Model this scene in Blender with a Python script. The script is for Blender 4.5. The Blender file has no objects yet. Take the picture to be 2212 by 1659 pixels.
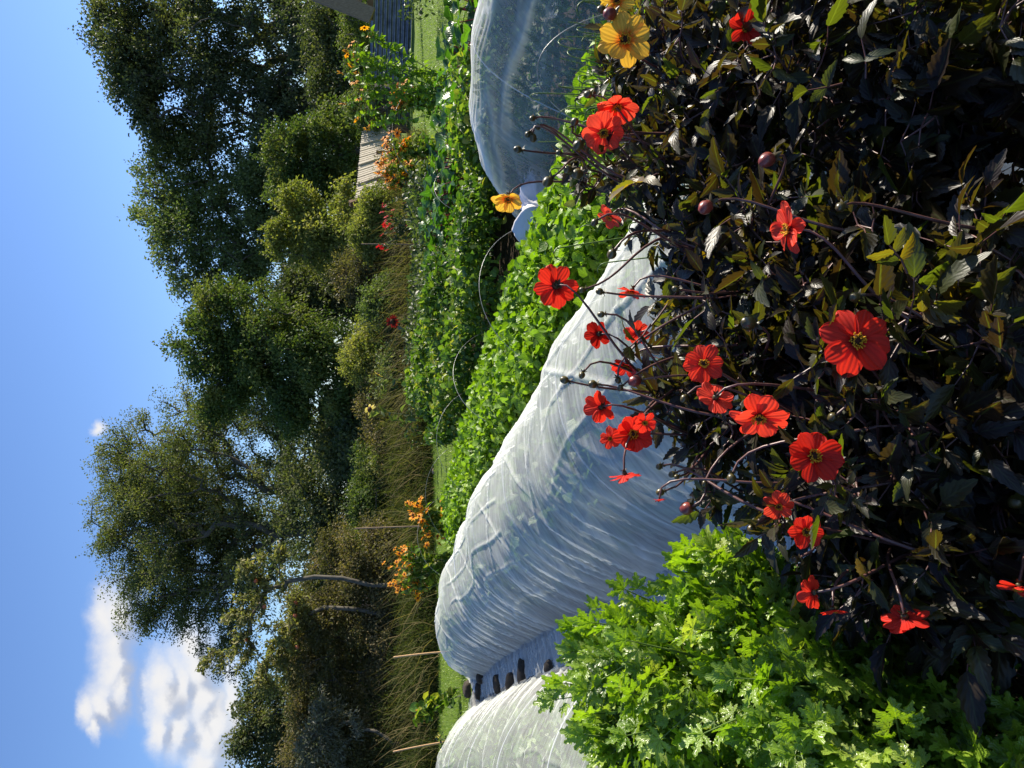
import bpy, math, random
import numpy as np
from math import sin, cos, pi, radians, sqrt
SC = bpy.context.scene
COL = SC.collection
RNG = np.random.default_rng(7)

# ------------------------------------------------------------------ camera, sky, sun, exposure
PITCH, EYE, FOC = radians(11.2), 1.6, 1720.0          # FOC in units of a 2212 x 1659 picture
SUN_AZ, SUN_EL = radians(66), radians(30)            # azimuth clockwise from +Y (the way the camera faces)
UP = np.array((0, sin(PITCH), cos(PITCH))); FW = np.array((0, cos(PITCH), -sin(PITCH))); RT = np.array((1.0, 0, 0))
EYEP = np.array((0, 0, EYE))
cam_d = bpy.data.cameras.new('camera'); cam = bpy.data.objects.new('camera', cam_d); COL.objects.link(cam)
cam_d.sensor_width = 36; cam_d.lens = FOC / 2212 * 36; cam_d.clip_start = 0.05; cam_d.clip_end = 3000
from mathutils import Matrix, Vector
cam.matrix_world = Matrix(((-UP[0], RT[0], -FW[0], 0), (-UP[1], RT[1], -FW[1], 0), (-UP[2], RT[2], -FW[2], EYE), (0, 0, 0, 1)))
SC.camera = cam
SC.view_settings.view_transform = 'Standard'; SC.view_settings.look = 'None'
SC.view_settings.exposure = 1.0; SC.view_settings.gamma = 1.0
SC.cycles.max_bounces = 8; SC.cycles.transparent_max_bounces = 12; SC.cycles.diffuse_bounces = 4; SC.cycles.glossy_bounces = 2
SC.cycles.transmission_bounces = 5; SC.cycles.caustics_reflective = False; SC.cycles.caustics_refractive = False
SC.cycles.sample_clamp_indirect = 8.0

class NT:
    """tiny node helper"""
    def __init__(s, tree): s.t = tree; s.n = tree.nodes; s.n.clear()
    def add(s, typ, ins=None, **kw):
        n = s.n.new(typ)
        for k, v in kw.items(): setattr(n, k, v)
        for k, v in (ins or {}).items():
            sock = n.inputs[k]
            if isinstance(v, bpy.types.NodeSocket): s.t.links.new(v, sock)
            elif isinstance(v, bpy.types.Node): s.t.links.new(v.outputs[0], sock)
            else: sock.default_value = v
        return n
    def math(s, op, a, b=0.0, c=None, clamp=False):
        d = {0: a, 1: b}
        if c is not None: d[2] = c
        return s.add('ShaderNodeMath', d, operation=op, use_clamp=clamp).outputs[0]
    def vmath(s, op, a, b): return s.add('ShaderNodeVectorMath', {0: a, 1: b}, operation=op)
    def mixc(s, f, a, b, mode='MIX'):
        n = s.n.new('ShaderNodeMix'); n.data_type = 'RGBA'; n.blend_type = mode
        for i, v in ((0, f), (6, a), (7, b)):
            if isinstance(v, bpy.types.NodeSocket): s.t.links.new(v, n.inputs[i])
            else: n.inputs[i].default_value = v if i == 0 else (*v[:3], 1)
        return n.outputs[2]
    def ramp(s, f, stops, interp='LINEAR'):
        n = s.add('ShaderNodeValToRGB', {0: f}); r = n.color_ramp; r.interpolation = interp
        while len(r.elements) < len(stops): r.elements.new(0.5)
        for e, (p, c) in zip(r.elements, stops): e.position = p; e.color = (*c, 1) if len(c) == 3 else c
        return n.outputs[0]
    def maprange(s, v, a, b, c=0.0, d=1.0, smooth=True):
        return s.add('ShaderNodeMapRange', {0: v, 1: a, 2: b, 3: c, 4: d}, interpolation_type='SMOOTHSTEP' if smooth else 'LINEAR').outputs[0]

def build_world():
    w = bpy.data.worlds.new('World'); SC.world = w; w.use_nodes = True
    N = NT(w.node_tree)
    sky = N.add('ShaderNodeTexSky', sky_type='NISHITA', sun_disc=False, sun_elevation=SUN_EL, sun_rotation=SUN_AZ, altitude=50, air_density=1.0, dust_density=0.3, ozone_density=2.5)
    tc = N.add('ShaderNodeTexCoord').outputs['Generated']
    d = N.vmath('NORMALIZE', tc, (0, 0, 0)).outputs[0]
    # clouds live at fixed compass directions of the sky
    f = N.vmath('DOT_PRODUCT', d, tuple(FW)).outputs['Value']
    u = N.math('DIVIDE', N.vmath('DOT_PRODUCT', d, tuple(RT)).outputs['Value'], f)
    v = N.math('DIVIDE', N.vmath('DOT_PRODUCT', d, tuple(UP)).outputs['Value'], f)
    p = N.add('ShaderNodeCombineXYZ', {0: u, 1: v}).outputs[0]
    nz = N.add('ShaderNodeTexNoise', {'Vector': p, 'Scale': 13.0, 'Detail': 6.0, 'Roughness': 0.62})
    fine = N.add('ShaderNodeTexNoise', {'Vector': p, 'Scale': 30.0, 'Detail': 5.0, 'Roughness': 0.6})
    off = N.vmath('SCALE', N.vmath('SUBTRACT', nz.outputs['Color'], (0.5, 0.5, 0.5)).outputs[0], (0, 0, 0)); off.inputs['Scale'].default_value = 0.055
    p2 = N.vmath('ADD', p, off.outputs[0]).outputs[0]
    blobs = [(232, 1335, 32, 62), (262, 1330, 46, 62), (240, 1440, 42, 70), (225, 1510, 34, 55), (262, 1480, 30, 60), (195, 1530, 22, 36), (212, 1570, 14, 30),
             (338, 1470, 36, 60), (355, 1510, 42, 70), (345, 1570, 26, 60), (425, 1440, 52, 90), (440, 1520, 52, 80), (455, 1600, 48, 70), (415, 1400, 44, 60),
             (440, 1659, 40, 60), (212, 915, 12, 16), (475, 1560, 28, 110), (500, 1530, 24, 110), (385, 1480, 40, 80), (390, 1580, 40, 70), (240, 1380, 40, 60)]
    acc = acc2 = None
    for (X, Y, rx, ry) in blobs:
        c = ((829.5 - Y) / FOC, (1106 - X) / FOC, 0)
        for k in (0, 1):
            cc = c if k == 0 else (c[0] - 0.012, c[1] - 0.016, 0)
            q = N.vmath('SUBTRACT', p2, cc).outputs[0]
            q = N.vmath('MULTIPLY', q, (FOC / ry / 1.36, FOC / rx / 1.3, 0)).outputs[0]
            L = N.vmath('LENGTH', q, (0, 0, 0)).outputs['Value']
            D = N.math('SUBTRACT', 1.0, L)
            if k == 0: acc = D if acc is None else N.math('SMOOTH_MAX', acc, D, 0.25)
            elif X != 212: acc2 = D if acc2 is None else N.math('SMOOTH_MAX', acc2, D, 0.2)
    dens = N.math('ADD', acc, N.math('MULTIPLY', N.math('SUBTRACT', fine.outputs[0], 0.5), 0.7))
    a = N.math('MULTIPLY', N.maprange(dens, -0.34, 0.95), N.math('GREATER_THAN', f, 0.15))
    a = N.math('MULTIPLY', a, 0.96)
    sh = N.maprange(N.math('ADD', N.math('SUBTRACT', acc2, acc), N.math('MULTIPLY', N.math('SUBTRACT', nz.outputs[0], 0.5), 0.5)), -0.2, 0.35)  # shaded lower-left side of the clouds, painted in as a greyer colour
    ccol = N.mixc(sh, (5.0, 4.92, 4.85), (2.8, 2.92, 3.3))
    skyc = N.mixc(1.0, sky.outputs[0], (0.70, 0.82, 1.06), 'MULTIPLY')
    col = N.mixc(a, skyc, ccol)
    bg = N.add('ShaderNodeBackground', {0: col, 1: 0.092})
    N.add('ShaderNodeOutputWorld', {0: bg})
build_world()
sun_d = bpy.data.lights.new('sun', 'SUN'); sun_d.energy = 5.0; sun_d.angle = radians(0.53); sun_d.color = (1.0, 0.91, 0.76)
sun = bpy.data.objects.new('sun', sun_d); COL.objects.link(sun)
SUND = np.array((sin(SUN_AZ) * cos(SUN_EL), cos(SUN_AZ) * cos(SUN_EL), sin(SUN_EL)))
sun.rotation_euler = Vector(SUND).to_track_quat('Z', 'Y').to_euler()

# ------------------------------------------------------------------ helpers: space
def ray(X, Y): return FW + (829.5 - Y) / FOC * RT - (X - 1106) / FOC * UP
def at(X, Y, t): return EYEP + t * ray(X, Y)                     # a point t metres ahead of the lens
def atz(X, Y, z): r = ray(X, Y); return EYEP + (z - EYE) / r[2] * r
def pdir(px, py, pz):                                           # direction: px down, py to the left, pz towards the viewer
    v = -px * UP - py * RT - pz * FW
    return v / np.linalg.norm(v)
def nrm(a): return a / np.maximum(np.linalg.norm(a, axis=-1, keepdims=True), 1e-9)
def rdir(n, rng=RNG): return nrm(rng.normal(size=(n, 3)))

_perm = np.random.default_rng(3).random((64, 64, 64)).astype(np.float64)
def vnoise(x, y, z=0.0):
    x, y, z = np.broadcast_arrays(np.asarray(x, float), np.asarray(y, float), np.asarray(z, float))
    xi, yi, zi = np.floor(x).astype(int), np.floor(y).astype(int), np.floor(z).astype(int)
    fx, fy, fz = x - xi, y - yi, z - zi
    fx, fy, fz = [t * t * (3 - 2 * t) for t in (fx, fy, fz)]
    r = 0
    for a in (0, 1):
        for b in (0, 1):
            for c in (0, 1):
                r = r + _perm[(xi + a) & 63, (yi + b) & 63, (zi + c) & 63] * (fx if a else 1 - fx) * (fy if b else 1 - fy) * (fz if c else 1 - fz)
    return r * 2 - 1
def fbm(x, y, z=0.0, o=4):
    r, a = 0, 1.0
    for k in range(o): r = r + a * vnoise(x * 2 ** k + 17 * k, y * 2 ** k + 5 * k, np.asarray(z) * 2 ** k + 3 * k); a *= 0.5
    return r / 1.9

# ------------------------------------------------------------------ helpers: meshes
class MB:
    """collects vertices, quads / tris and the per-vertex lc attribute (across, along, random)"""
    def __init__(s): s.v = []; s.l = []; s.q = []; s.t = []; s.n = 0
    def put(s, V, Q=None, T=None, lc=None):
        V = np.asarray(V, float).reshape(-1, 3)
        s.v.append(V); s.l.append(np.zeros((len(V), 3)) if lc is None else np.asarray(lc, float).reshape(-1, 3))
        if Q is not None and len(Q): s.q.append(np.asarray(Q, int).reshape(-1, 4) + s.n)
        if T is not None and len(T): s.t.append(np.asarray(T, int).reshape(-1, 3) + s.n)
        s.n += len(V)
    def tube(s, P, r, k=5, rnd=0.5, cap=False):
        P = np.asarray(P, float); n = len(P); r = np.broadcast_to(np.asarray(r, float), (n,))
        T = nrm(np.gradient(P, axis=0)); a = np.array((0.31, 0.17, 0.93)) if abs(T[0][2]) < 0.9 else np.array((1.0, 0.1, 0.0))
        X = nrm(np.cross(T, a)); Y = np.cross(T, X)
        th = np.arange(k) / k * 2 * pi
        V = P[:, None] + r[:, None, None] * (np.cos(th)[None, :, None] * X[:, None] + np.sin(th)[None, :, None] * Y[:, None])
        i = np.arange(n - 1)[:, None] * k; j = np.arange(k)[None]; jn = (j + 1) % k
        Q = np.stack((i + j, i + jn, i + k + jn, i + k + j), -1).reshape(-1, 4)
        lc = np.zeros((n, k, 3)); lc[..., 0] = np.cos(th); lc[..., 1] = np.linspace(0, 1, n)[:, None]; lc[..., 2] = rnd
        s.put(V, Q, lc=lc)
        if cap:
            m = s.n
            s.put(np.vstack((V[-1], P[-1:])), None, [(a_, (a_ + 1) % k, k) for a_ in range(k)], np.full((k + 1, 3), rnd))
            s.put(np.vstack((V[0], P[:1])), None, [((a_ + 1) % k, a_, k) for a_ in range(k)], np.full((k + 1, 3), rnd))
    def box(s, c, ax, half, rnd=0.5):
        c = np.asarray(c, float); ax = np.asarray(ax, float)
        g = np.array([(x, y, z) for x in (-1, 1) for y in (-1, 1) for z in (-1, 1)], float)
        V = c + (g * np.asarray(half)) @ ax
        Q = [(0, 1, 3, 2), (4, 6, 7, 5), (0, 4, 5, 1), (2, 3, 7, 6), (0, 2, 6, 4), (1, 5, 7, 3)]
        lc = g.copy(); lc[:, 2] = rnd
        s.put(V, Q, lc=lc)
    def grid(s, V, lc=None, closed=False):
        n, m = V.shape[:2]
        i = np.arange(n - 1)[:, None] * m; j = np.arange(m if closed else m - 1)[None]; jn = (j + 1) % m
        s.put(V.reshape(-1, 3), np.stack((i + j, i + jn, i + m + jn, i + m + j), -1).reshape(-1, 4), lc=None if lc is None else lc.reshape(-1, 3))
    def scatter(s, tpl, P, along, normal, size, rnd):
        V, F, L = tpl; P = np.asarray(P, float); n = len(P)
        if n == 0: return
        y = nrm(np.asarray(along, float)); x = nrm(np.cross(y, normal)); z = np.cross(x, y)
        size = np.broadcast_to(np.asarray(size, float), (n,))[:, None, None]
        W = P[:, None] + size * (V[None, :, 0:1] * x[:, None] + V[None, :, 1:2] * y[:, None] + V[None, :, 2:3] * z[:, None])
        k = len(V); off = (np.arange(n) * k)[:, None, None]
        lc = np.empty((n, k, 3)); lc[..., 0] = L[:, 0]; lc[..., 1] = L[:, 1]; lc[..., 2] = np.broadcast_to(np.asarray(rnd, float), (n,))[:, None]
        F = np.asarray(F)
        if F.shape[1] == 4: s.put(W, (F[None] + off).reshape(-1, 4), lc=lc)
        else: s.put(W, None, (F[None] + off).reshape(-1, 3), lc=lc)
    def build(s, name, material, parent=None, smooth=True, origin=None):
        V = np.vstack(s.v); L = np.vstack(s.l)
        if origin is not None: V = V - np.asarray(origin)
        Q = np.vstack(s.q) if s.q else np.zeros((0, 4), int); T = np.vstack(s.t) if s.t else np.zeros((0, 3), int)
        me = bpy.data.meshes.new(name)
        me.vertices.add(len(V)); me.vertices.foreach_set('co', V.astype(np.float32).ravel())
        me.loops.add(Q.size + T.size); me.loops.foreach_set('vertex_index', np.concatenate((Q.ravel(), T.ravel())).astype(np.int32))
        me.polygons.add(len(Q) + len(T))
        me.polygons.foreach_set('loop_start', np.concatenate((np.arange(len(Q)) * 4, Q.size + np.arange(len(T)) * 3)).astype(np.int32))
        me.polygons.foreach_set('use_smooth', np.full(len(Q) + len(T), smooth))
        me.update(calc_edges=True)
        at_ = me.attributes.new('lc', 'FLOAT_VECTOR', 'POINT'); at_.data.foreach_set('vector', L.astype(np.float32).ravel())
        me.materials.append(material)
        o = bpy.data.objects.new(name, me); COL.objects.link(o)
        if parent is not None:
            o.parent = parent
            if origin is None: o.location = -np.asarray(parent.location) if parent.parent is None else -(np.asarray(parent.location) + np.asarray(parent.parent.location))
        elif origin is not None: o.location = origin
        return o
def tag(o, label=None, cat=None, group=None, kind=None):
    for k, v in (('label', label), ('category', cat), ('group', group), ('kind', kind)):
        if v: o[k] = v
    return o
def thing(name, loc, label, cat, group=None):
    o = bpy.data.objects.new(name, None); COL.objects.link(o); o.location = tuple(float(c) for c in loc); o.empty_display_size = 0.1
    return tag(o, label, cat, group)
def sub(name, mb, material, parent, smooth=True):              # a mesh given in world space, hung under a part whose origin is its thing's
    o = mb.build(name, material, None, smooth); o.parent = parent; o.location = (0, 0, 0)
    p = parent; off = np.zeros(3)
    while p is not None: off += np.asarray(p.location); p = p.parent
    o.location = -off
    return o

# ------------------------------------------------------------------ templates (x across, y along, z up)
def leaf_tpl(n=6, width=0.5, teeth=0.0, fold=0.15, droop=0.25, p=0.8, q=1.0, wave=0.0, stalk=0.0, seed=0):
    s = np.linspace(0, 1, n + 1)
    w = width / 2 * np.maximum(np.sin(pi * s ** p), 0) ** q; w[0] = max(w[0], 0.012); w[-1] = 0.004
    rr = np.random.default_rng(seed)
    ys = s.copy()
    if teeth:
        odd = np.arange(n + 1) % 2 == 1
        w = np.where(odd, w, w * (1 - teeth)); ys = np.where(odd, s + 0.35 / n, s); ys[-1] = 1
    def z(x, y): return np.abs(x) * fold * 2 - droop * y ** 2 + wave * np.sin(y * 11 + np.sign(x) * 1.3 + seed) * np.abs(x) * 2
    mid = np.stack((0 * s, s, z(0 * s, s)), -1)
    L = np.stack((-w, ys, z(-w, ys)), -1); R = np.stack((w, ys, z(w, ys)), -1)
    V = np.vstack((L, mid, R)); m = n + 1
    if stalk: V[:, 1] = V[:, 1] + stalk
    F = []
    for i in range(n): F += [(m + i, m + i + 1, i + 1, i), (2 * m + i, 2 * m + i + 1, m + i + 1, m + i)]
    lc = np.stack((np.concatenate((-np.ones(m), np.zeros(m), np.ones(m))), np.concatenate((s, s, s))), -1)
    return V, np.array(F)[:, ::-1], lc
def join_tpl(parts):
    Vs, Fs, Ls, k = [], [], [], 0
    for V, F, L in parts: Vs.append(V); Fs.append(F + k); Ls.append(L); k += len(V)
    return np.vstack(Vs), np.vstack(Fs), np.vstack(Ls)
def rot_tpl(t, ang, size=1.0, off=(0, 0, 0), tilt=0.0):
    V, F, L = t; V = V * size; c, s = cos(tilt), sin(tilt)
    V = np.stack((V[:, 0], V[:, 1] * c - V[:, 2] * s, V[:, 1] * s + V[:, 2] * c), -1)
    c, s = cos(ang), sin(ang)
    return np.stack((V[:, 0] * c + V[:, 1] * s, -V[:, 0] * s + V[:, 1] * c, V[:, 2]), -1) + np.array(off), F, L
DIAMOND = (np.array(((0, 0, 0), (-0.3, 0.45, 0.06), (0, 1, -0.1), (0.3, 0.45, 0.06)), float), np.array(((0, 3, 2, 1),)), np.array(((0, 0), (-1, .5), (0, 1), (1, .5)), float))
NARROW = (DIAMOND[0] * np.array((0.55, 1, 1)), DIAMOND[1], DIAMOND[2])
BLADE = (np.array(((-.5, 0, 0), (.5, 0, 0), (-.45, .4, .02), (.45, .4, .02), (-.3, .75, -.1), (.3, .75, -.1), (-.03, 1, -.3), (.03, 1, -.3)), float),
         np.array(((0, 1, 3, 2), (2, 3, 5, 4), (4, 5, 7, 6))), np.array(((-1, 0), (1, 0), (-1, .4), (1, .4), (-1, .75), (1, .75), (0, 1), (0, 1)), float))

# ------------------------------------------------------------------ materials
def new_mat(name):
    m = bpy.data.materials.new(name); m.use_nodes = True
    return m, NT(m.node_tree)
def leafmat(name, cols, trans=(1.2, 1.35, 0.5), tf=0.4, rough=0.42, spec=0.5, bump=0.25, veins=7.0, rib=0.25, vary=0.25):
    m, N = new_mat(name)
    x, y, z = N.add('ShaderNodeSeparateXYZ', {0: N.add('ShaderNodeAttribute', attribute_name='lc').outputs['Vector']}).outputs
    st = [(i / max(1, len(cols) - 1), c) for i, c in enumerate(cols)]
    c = N.ramp(z, st)
    g = N.add('ShaderNodeNewGeometry').outputs['Position']
    nz = N.add('ShaderNodeTexNoise', {'Vector': g, 'Scale': 9.0, 'Detail': 3.0}).outputs[0]
    c = N.mixc(1.0, c, N.ramp(nz, [(0.25, (1 - vary,) * 3), (0.75, (1 + vary,) * 3)]), 'MULTIPLY')
    ax = N.math('ABSOLUTE', x)
    ribm = N.maprange(ax, 0.0, 0.16, rib, 0.0)
    c = N.mixc(ribm, c, tuple(min(1, k * 2.2 + 0.02) for k in cols[len(cols) // 2]))
    wv = N.math('SINE', N.math('MULTIPLY', N.math('SUBTRACT', N.math('MULTIPLY', y, veins), N.math('MULTIPLY', ax, 2.2)), 6.283))
    h = N.math('ADD', N.math('MULTIPLY', wv, 0.5), N.math('MULTIPLY', N.add('ShaderNodeTexNoise', {'Vector': g, 'Scale': 160.0, 'Detail': 2.0}).outputs[0], 0.8))
    bn = N.add('ShaderNodeBump', {'Strength': bump, 'Distance': 0.003, 'Height': h}).outputs[0]
    pb = N.add('ShaderNodeBsdfPrincipled', {'Base Color': c, 'Roughness': rough, 'Specular IOR Level': spec, 'Normal': bn})
    tc = N.mixc(1.0, c, trans, 'MULTIPLY')
    tr = N.add('ShaderNodeBsdfTranslucent', {0: tc, 'Normal': bn})
    mx = N.add('ShaderNodeMixShader', {0: tf, 1: pb.outputs[0], 2: tr.outputs[0]})
    N.add('ShaderNodeOutputMaterial', {0: mx.outputs[0]})
    return m
def plainmat(name, a, b, scale=8.0, rough=0.7, spec=0.3, bump=0.3, stretch=(1, 1, 1), metal=0.0, dist=0.01):
    m, N = new_mat(name)
    g = N.add('ShaderNodeNewGeometry').outputs['Position']
    q = N.vmath('MULTIPLY', g, stretch).outputs[0]
    nz = N.add('ShaderNodeTexNoise', {'Vector': q, 'Scale': scale, 'Detail': 6.0, 'Roughness': 0.65}).outputs[0]
    c = N.ramp(nz, [(0.3, a), (0.7, b)])
    bn = N.add('ShaderNodeBump', {'Strength': bump, 'Distance': dist, 'Height': nz}).outputs[0]
    pb = N.add('ShaderNodeBsdfPrincipled', {'Base Color': c, 'Roughness': rough, 'Specular IOR Level': spec, 'Normal': bn, 'Metallic': metal})
    N.add('ShaderNodeOutputMaterial', {0: pb.outputs[0]})
    return m
def petalmat(name, tip, base, edge, trans, tf=0.45, tones=((0.8, 0.74, 0.8), (1, 1, 1), (1.05, 1.12, 1.1))):
    m, N = new_mat(name)
    x, y, z = N.add('ShaderNodeSeparateXYZ', {0: N.add('ShaderNodeAttribute', attribute_name='lc').outputs['Vector']}).outputs
    c = N.mixc(N.maprange(y, edge[0], edge[1]), base, tip)
    st = N.math('SINE', N.math('ADD', N.math('MULTIPLY', x, 15.0), N.math('MULTIPLY', z, 6.0)))
    c = N.mixc(1.0, c, N.ramp(N.math('MULTIPLY_ADD', st, 0.5, 0.5), [(0.0, (0.9,) * 3), (1.0, (1.04,) * 3)]), 'MULTIPLY')
    oi = N.add('ShaderNodeObjectInfo').outputs['Random']
    c = N.mixc(1.0, c, N.ramp(oi, [(0.0, tones[0]), (0.45, tones[1]), (1.0, tones[2])]), 'MULTIPLY')
    bn = N.add('ShaderNodeBump', {'Strength': 0.22, 'Distance': 0.002, 'Height': st}).outputs[0]
    pb = N.add('ShaderNodeBsdfPrincipled', {'Base Color': c, 'Roughness': 0.55, 'Specular IOR Level': 0.25, 'Normal': bn})
    tr = N.add('ShaderNodeBsdfTranslucent', {0: N.mixc(1.0, c, trans, 'MULTIPLY'), 'Normal': bn})
    N.add('ShaderNodeOutputMaterial', {0: N.add('ShaderNodeMixShader', {0: tf, 1: pb.outputs[0], 2: tr.outputs[0]}).outputs[0]})
    return m
def netmat(name, dens, fold=.35, streak=.55):
    m, N = new_mat(name)
    x, y, z = N.add('ShaderNodeSeparateXYZ', {0: N.add('ShaderNodeAttribute', attribute_name='lc').outputs['Vector']}).outputs
    # lc: x = distance over the arch, y = distance along the row, z = fold
    q = N.add('ShaderNodeCombineXYZ', {0: N.math('MULTIPLY', x, 2.2), 1: N.math('ADD', N.math('MULTIPLY', y, 26.0), N.math('MULTIPLY', x, 7.0)), 2: 0.0}).outputs[0]
    st = N.add('ShaderNodeTexNoise', {'Vector': q, 'Scale': 1.3, 'Detail': 5.0, 'Roughness': 0.6, 'Distortion': 0.6}).outputs[0]
    q2 = N.add('ShaderNodeCombineXYZ', {0: N.math('MULTIPLY', x, 9.0), 1: N.math('MULTIPLY', y, 9.0), 2: 4.0}).outputs[0]
    fl = N.add('ShaderNodeTexNoise', {'Vector': q2, 'Scale': 1.0, 'Detail': 4.0, 'Roughness': 0.6}).outputs[0]
    h = N.math('ADD', N.math('MULTIPLY', st, 0.7), N.math('MULTIPLY', fl, 0.5))
    bn = N.add('ShaderNodeBump', {'Strength': 0.4, 'Distance': 0.02, 'Height': h}).outputs[0]
    d = N.math('ADD', N.math('ADD', dens, N.math('MULTIPLY', N.math('SUBTRACT', st, 0.5), streak)), N.math('MULTIPLY', z, fold), clamp=True)
    df = N.add('ShaderNodeBsdfDiffuse', {0: (0.86, 0.885, 0.845, 1), 'Normal': bn})
    tr = N.add('ShaderNodeBsdfTranslucent', {0: (0.74, 0.8, 0.73, 1), 'Normal': bn})
    gl = N.add('ShaderNodeBsdfGlossy', {0: (0.9, 0.9, 0.9, 1), 'Roughness': 0.38, 'Normal': bn})
    s = N.add('ShaderNodeMixShader', {0: 0.2, 1: df.outputs[0], 2: tr.outputs[0]})
    s = N.add('ShaderNodeMixShader', {0: 0.02, 1: s.outputs[0], 2: gl.outputs[0]})
    tp = N.add('ShaderNodeBsdfTransparent')
    N.add('ShaderNodeOutputMaterial', {0: N.add('ShaderNodeMixShader', {0: d, 1: tp.outputs[0], 2: s.outputs[0]}).outputs[0]})
    return m

M = {}
M['bark'] = plainmat('bark', (0.05, 0.045, 0.036), (0.15, 0.135, 0.11), 18, 0.9, 0.1, 0.7, (1, 1, 0.25))
M['soil'] = plainmat('soil', (0.025, 0.018, 0.012), (0.07, 0.05, 0.034), 12, 0.95, 0.1, 0.8, dist=0.04)
M['stone'] = plainmat('stone', (0.03, 0.026, 0.022), (0.09, 0.075, 0.058), 22, 0.9, 0.2, 0.7)
M['greywood'] = plainmat('greywood', (0.15, 0.105, 0.07), (0.3, 0.22, 0.155), 9, 0.85, 0.2, 0.4, (8, 8, 0.7))
M['palewood'] = plainmat('palewood', (0.36, 0.31, 0.24), (0.58, 0.52, 0.42), 9, 0.85, 0.2, 0.4, (6, 6, 0.8))
M['brownwood'] = plainmat('brownwood', (0.09, 0.05, 0.03), (0.2, 0.12, 0.07), 9, 0.85, 0.2, 0.4, (6, 6, 0.8))
M['brick'] = plainmat('brick', (0.13, 0.06, 0.045), (0.24, 0.13, 0.09), 14, 0.9, 0.2, 0.5)
M['iron'] = plainmat('iron', (0.09, 0.1, 0.13), (0.3, 0.32, 0.36), 6, 0.42, 0.5, 0.15, metal=0.7)
M['cane'] = plainmat('cane', (0.42, 0.25, 0.12), (0.6, 0.38, 0.2), 30, 0.55, 0.4, 0.2)
M['wire'] = plainmat('wire', (0.14, 0.15, 0.15), (0.3, 0.3, 0.3), 40, 0.4, 0.5, 0.1, metal=0.5)
M['net'] = netmat('net', 0.42, .4, .6); M['net_pale'] = netmat('net_pale', 0.24, .15, .35); M['net_thin'] = netmat('net_thin', 0.19, .45, .3)
M['hoop'] = plainmat('hoop', (0.45, 0.47, 0.5), (0.6, 0.62, 0.65), 20, 0.5, 0.4, 0.05)
M['cloth'] = plainmat('cloth', (0.6, 0.58, 0.58), (0.8, 0.78, 0.78), 5, .8, .2, .2)
M['apple'] = plainmat('apple', (0.35, 0.05, 0.03), (0.5, 0.16, 0.06), 16, 0.4, 0.5, 0.05)
M['chip'] = plainmat('chip', (0.3, 0.2, 0.14), (0.5, 0.36, 0.26), 16, 0.8, 0.2, 0.3)

# ------------------------------------------------------------------ ground
def ground():
    m, N = new_mat('ground')
    g = N.add('ShaderNodeNewGeometry').outputs['Position']
    n1 = N.add('ShaderNodeTexNoise', {'Vector': g, 'Scale': 3.0, 'Detail': 8.0, 'Roughness': 0.7}).outputs[0]
    c = N.ramp(n1, [(0.3, (0.022, 0.016, 0.011)), (0.7, (0.065, 0.047, 0.032))])
    bn = N.add('ShaderNodeBump', {'Strength': 0.9, 'Distance': 0.05, 'Height': n1}).outputs[0]
    N.add('ShaderNodeOutputMaterial', {0: N.add('ShaderNodeBsdfPrincipled', {'Base Color': c, 'Roughness': 0.95, 'Specular IOR Level': 0.1, 'Normal': bn}).outputs[0]})
    mb = MB(); xs = np.linspace(-1, 1, 41); xs = np.sign(xs) * (np.abs(xs) ** 2.5) * 900
    V = np.stack((*np.meshgrid(xs, xs, indexing='ij'), np.zeros((41, 41))), -1)
    mb.grid(V); tag(mb.build('ground', m), 'dark bare garden soil under the beds', 'ground', kind='structure')
    m2, N = new_mat('lawn')
    g = N.add('ShaderNodeNewGeometry').outputs['Position']
    n1 = N.add('ShaderNodeTexNoise', {'Vector': g, 'Scale': 1.6, 'Detail': 5.0}).outputs[0]
    n2 = N.add('ShaderNodeTexNoise', {'Vector': g, 'Scale': 70.0, 'Detail': 3.0}).outputs[0]
    c = N.mixc(n2, N.ramp(n1, [(0.3, (0.13, 0.21, 0.022)), (0.7, (0.2, 0.28, 0.04))]), (0.09, 0.15, 0.018))
    bn = N.add('ShaderNodeBump', {'Strength': 0.8, 'Distance': 0.03, 'Height': n2}).outputs[0]
    N.add('ShaderNodeOutputMaterial', {0: N.add('ShaderNodeBsdfPrincipled', {'Base Color': c, 'Roughness': 0.8, 'Specular IOR Level': 0.2, 'Normal': bn}).outputs[0]})
    mb = MB(); X, Y = np.meshgrid(np.linspace(-16, 18, 120), np.linspace(10.9, 34, 80), indexing='ij')
    edge = np.clip((Y - 10.9) / 0.5, 0, 1)
    mb.grid(np.stack((X, Y + 0.25 * fbm(X, Y * 0) * (1 - edge), 0.012 + 0.03 * edge + 0.02 * fbm(X * 0.7, Y * 0.7)), -1))
    tag(mb.build('lawn', m2), 'mown bright green lawn behind the vegetable beds', 'lawn', kind='structure')
    M['grass'] = leafmat('grass', [(0.12, 0.2, 0.02), (0.19, 0.29, 0.035), (0.27, 0.33, 0.06)], tf=0.4, bump=0, rib=0)
    mb = MB(); r = np.random.default_rng(11); n = 60000
    P = np.stack((r.uniform(-7, 9, n), 11.1 + 9 * r.random(n) ** 1.5, np.full(n, 0.035)), -1)
    mb.scatter(BLADE_THIN, P, nrm(np.stack((r.normal(0, .45, n), r.normal(0, .45, n), np.ones(n)), -1)), rdir(n, r), r.uniform(.03, .07, n), r.random(n))
    tag(mb.build('lawn_grass', M['grass']), 'short green blades of the mown lawn', 'grass', kind='stuff')
BLADE_THIN = (BLADE[0] * np.array((0.13, 1, 1)), BLADE[1], BLADE[2])
HAIR = (BLADE[0] * np.array((0.02, 1, 1)), BLADE[1], BLADE[2])
ground()

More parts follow.
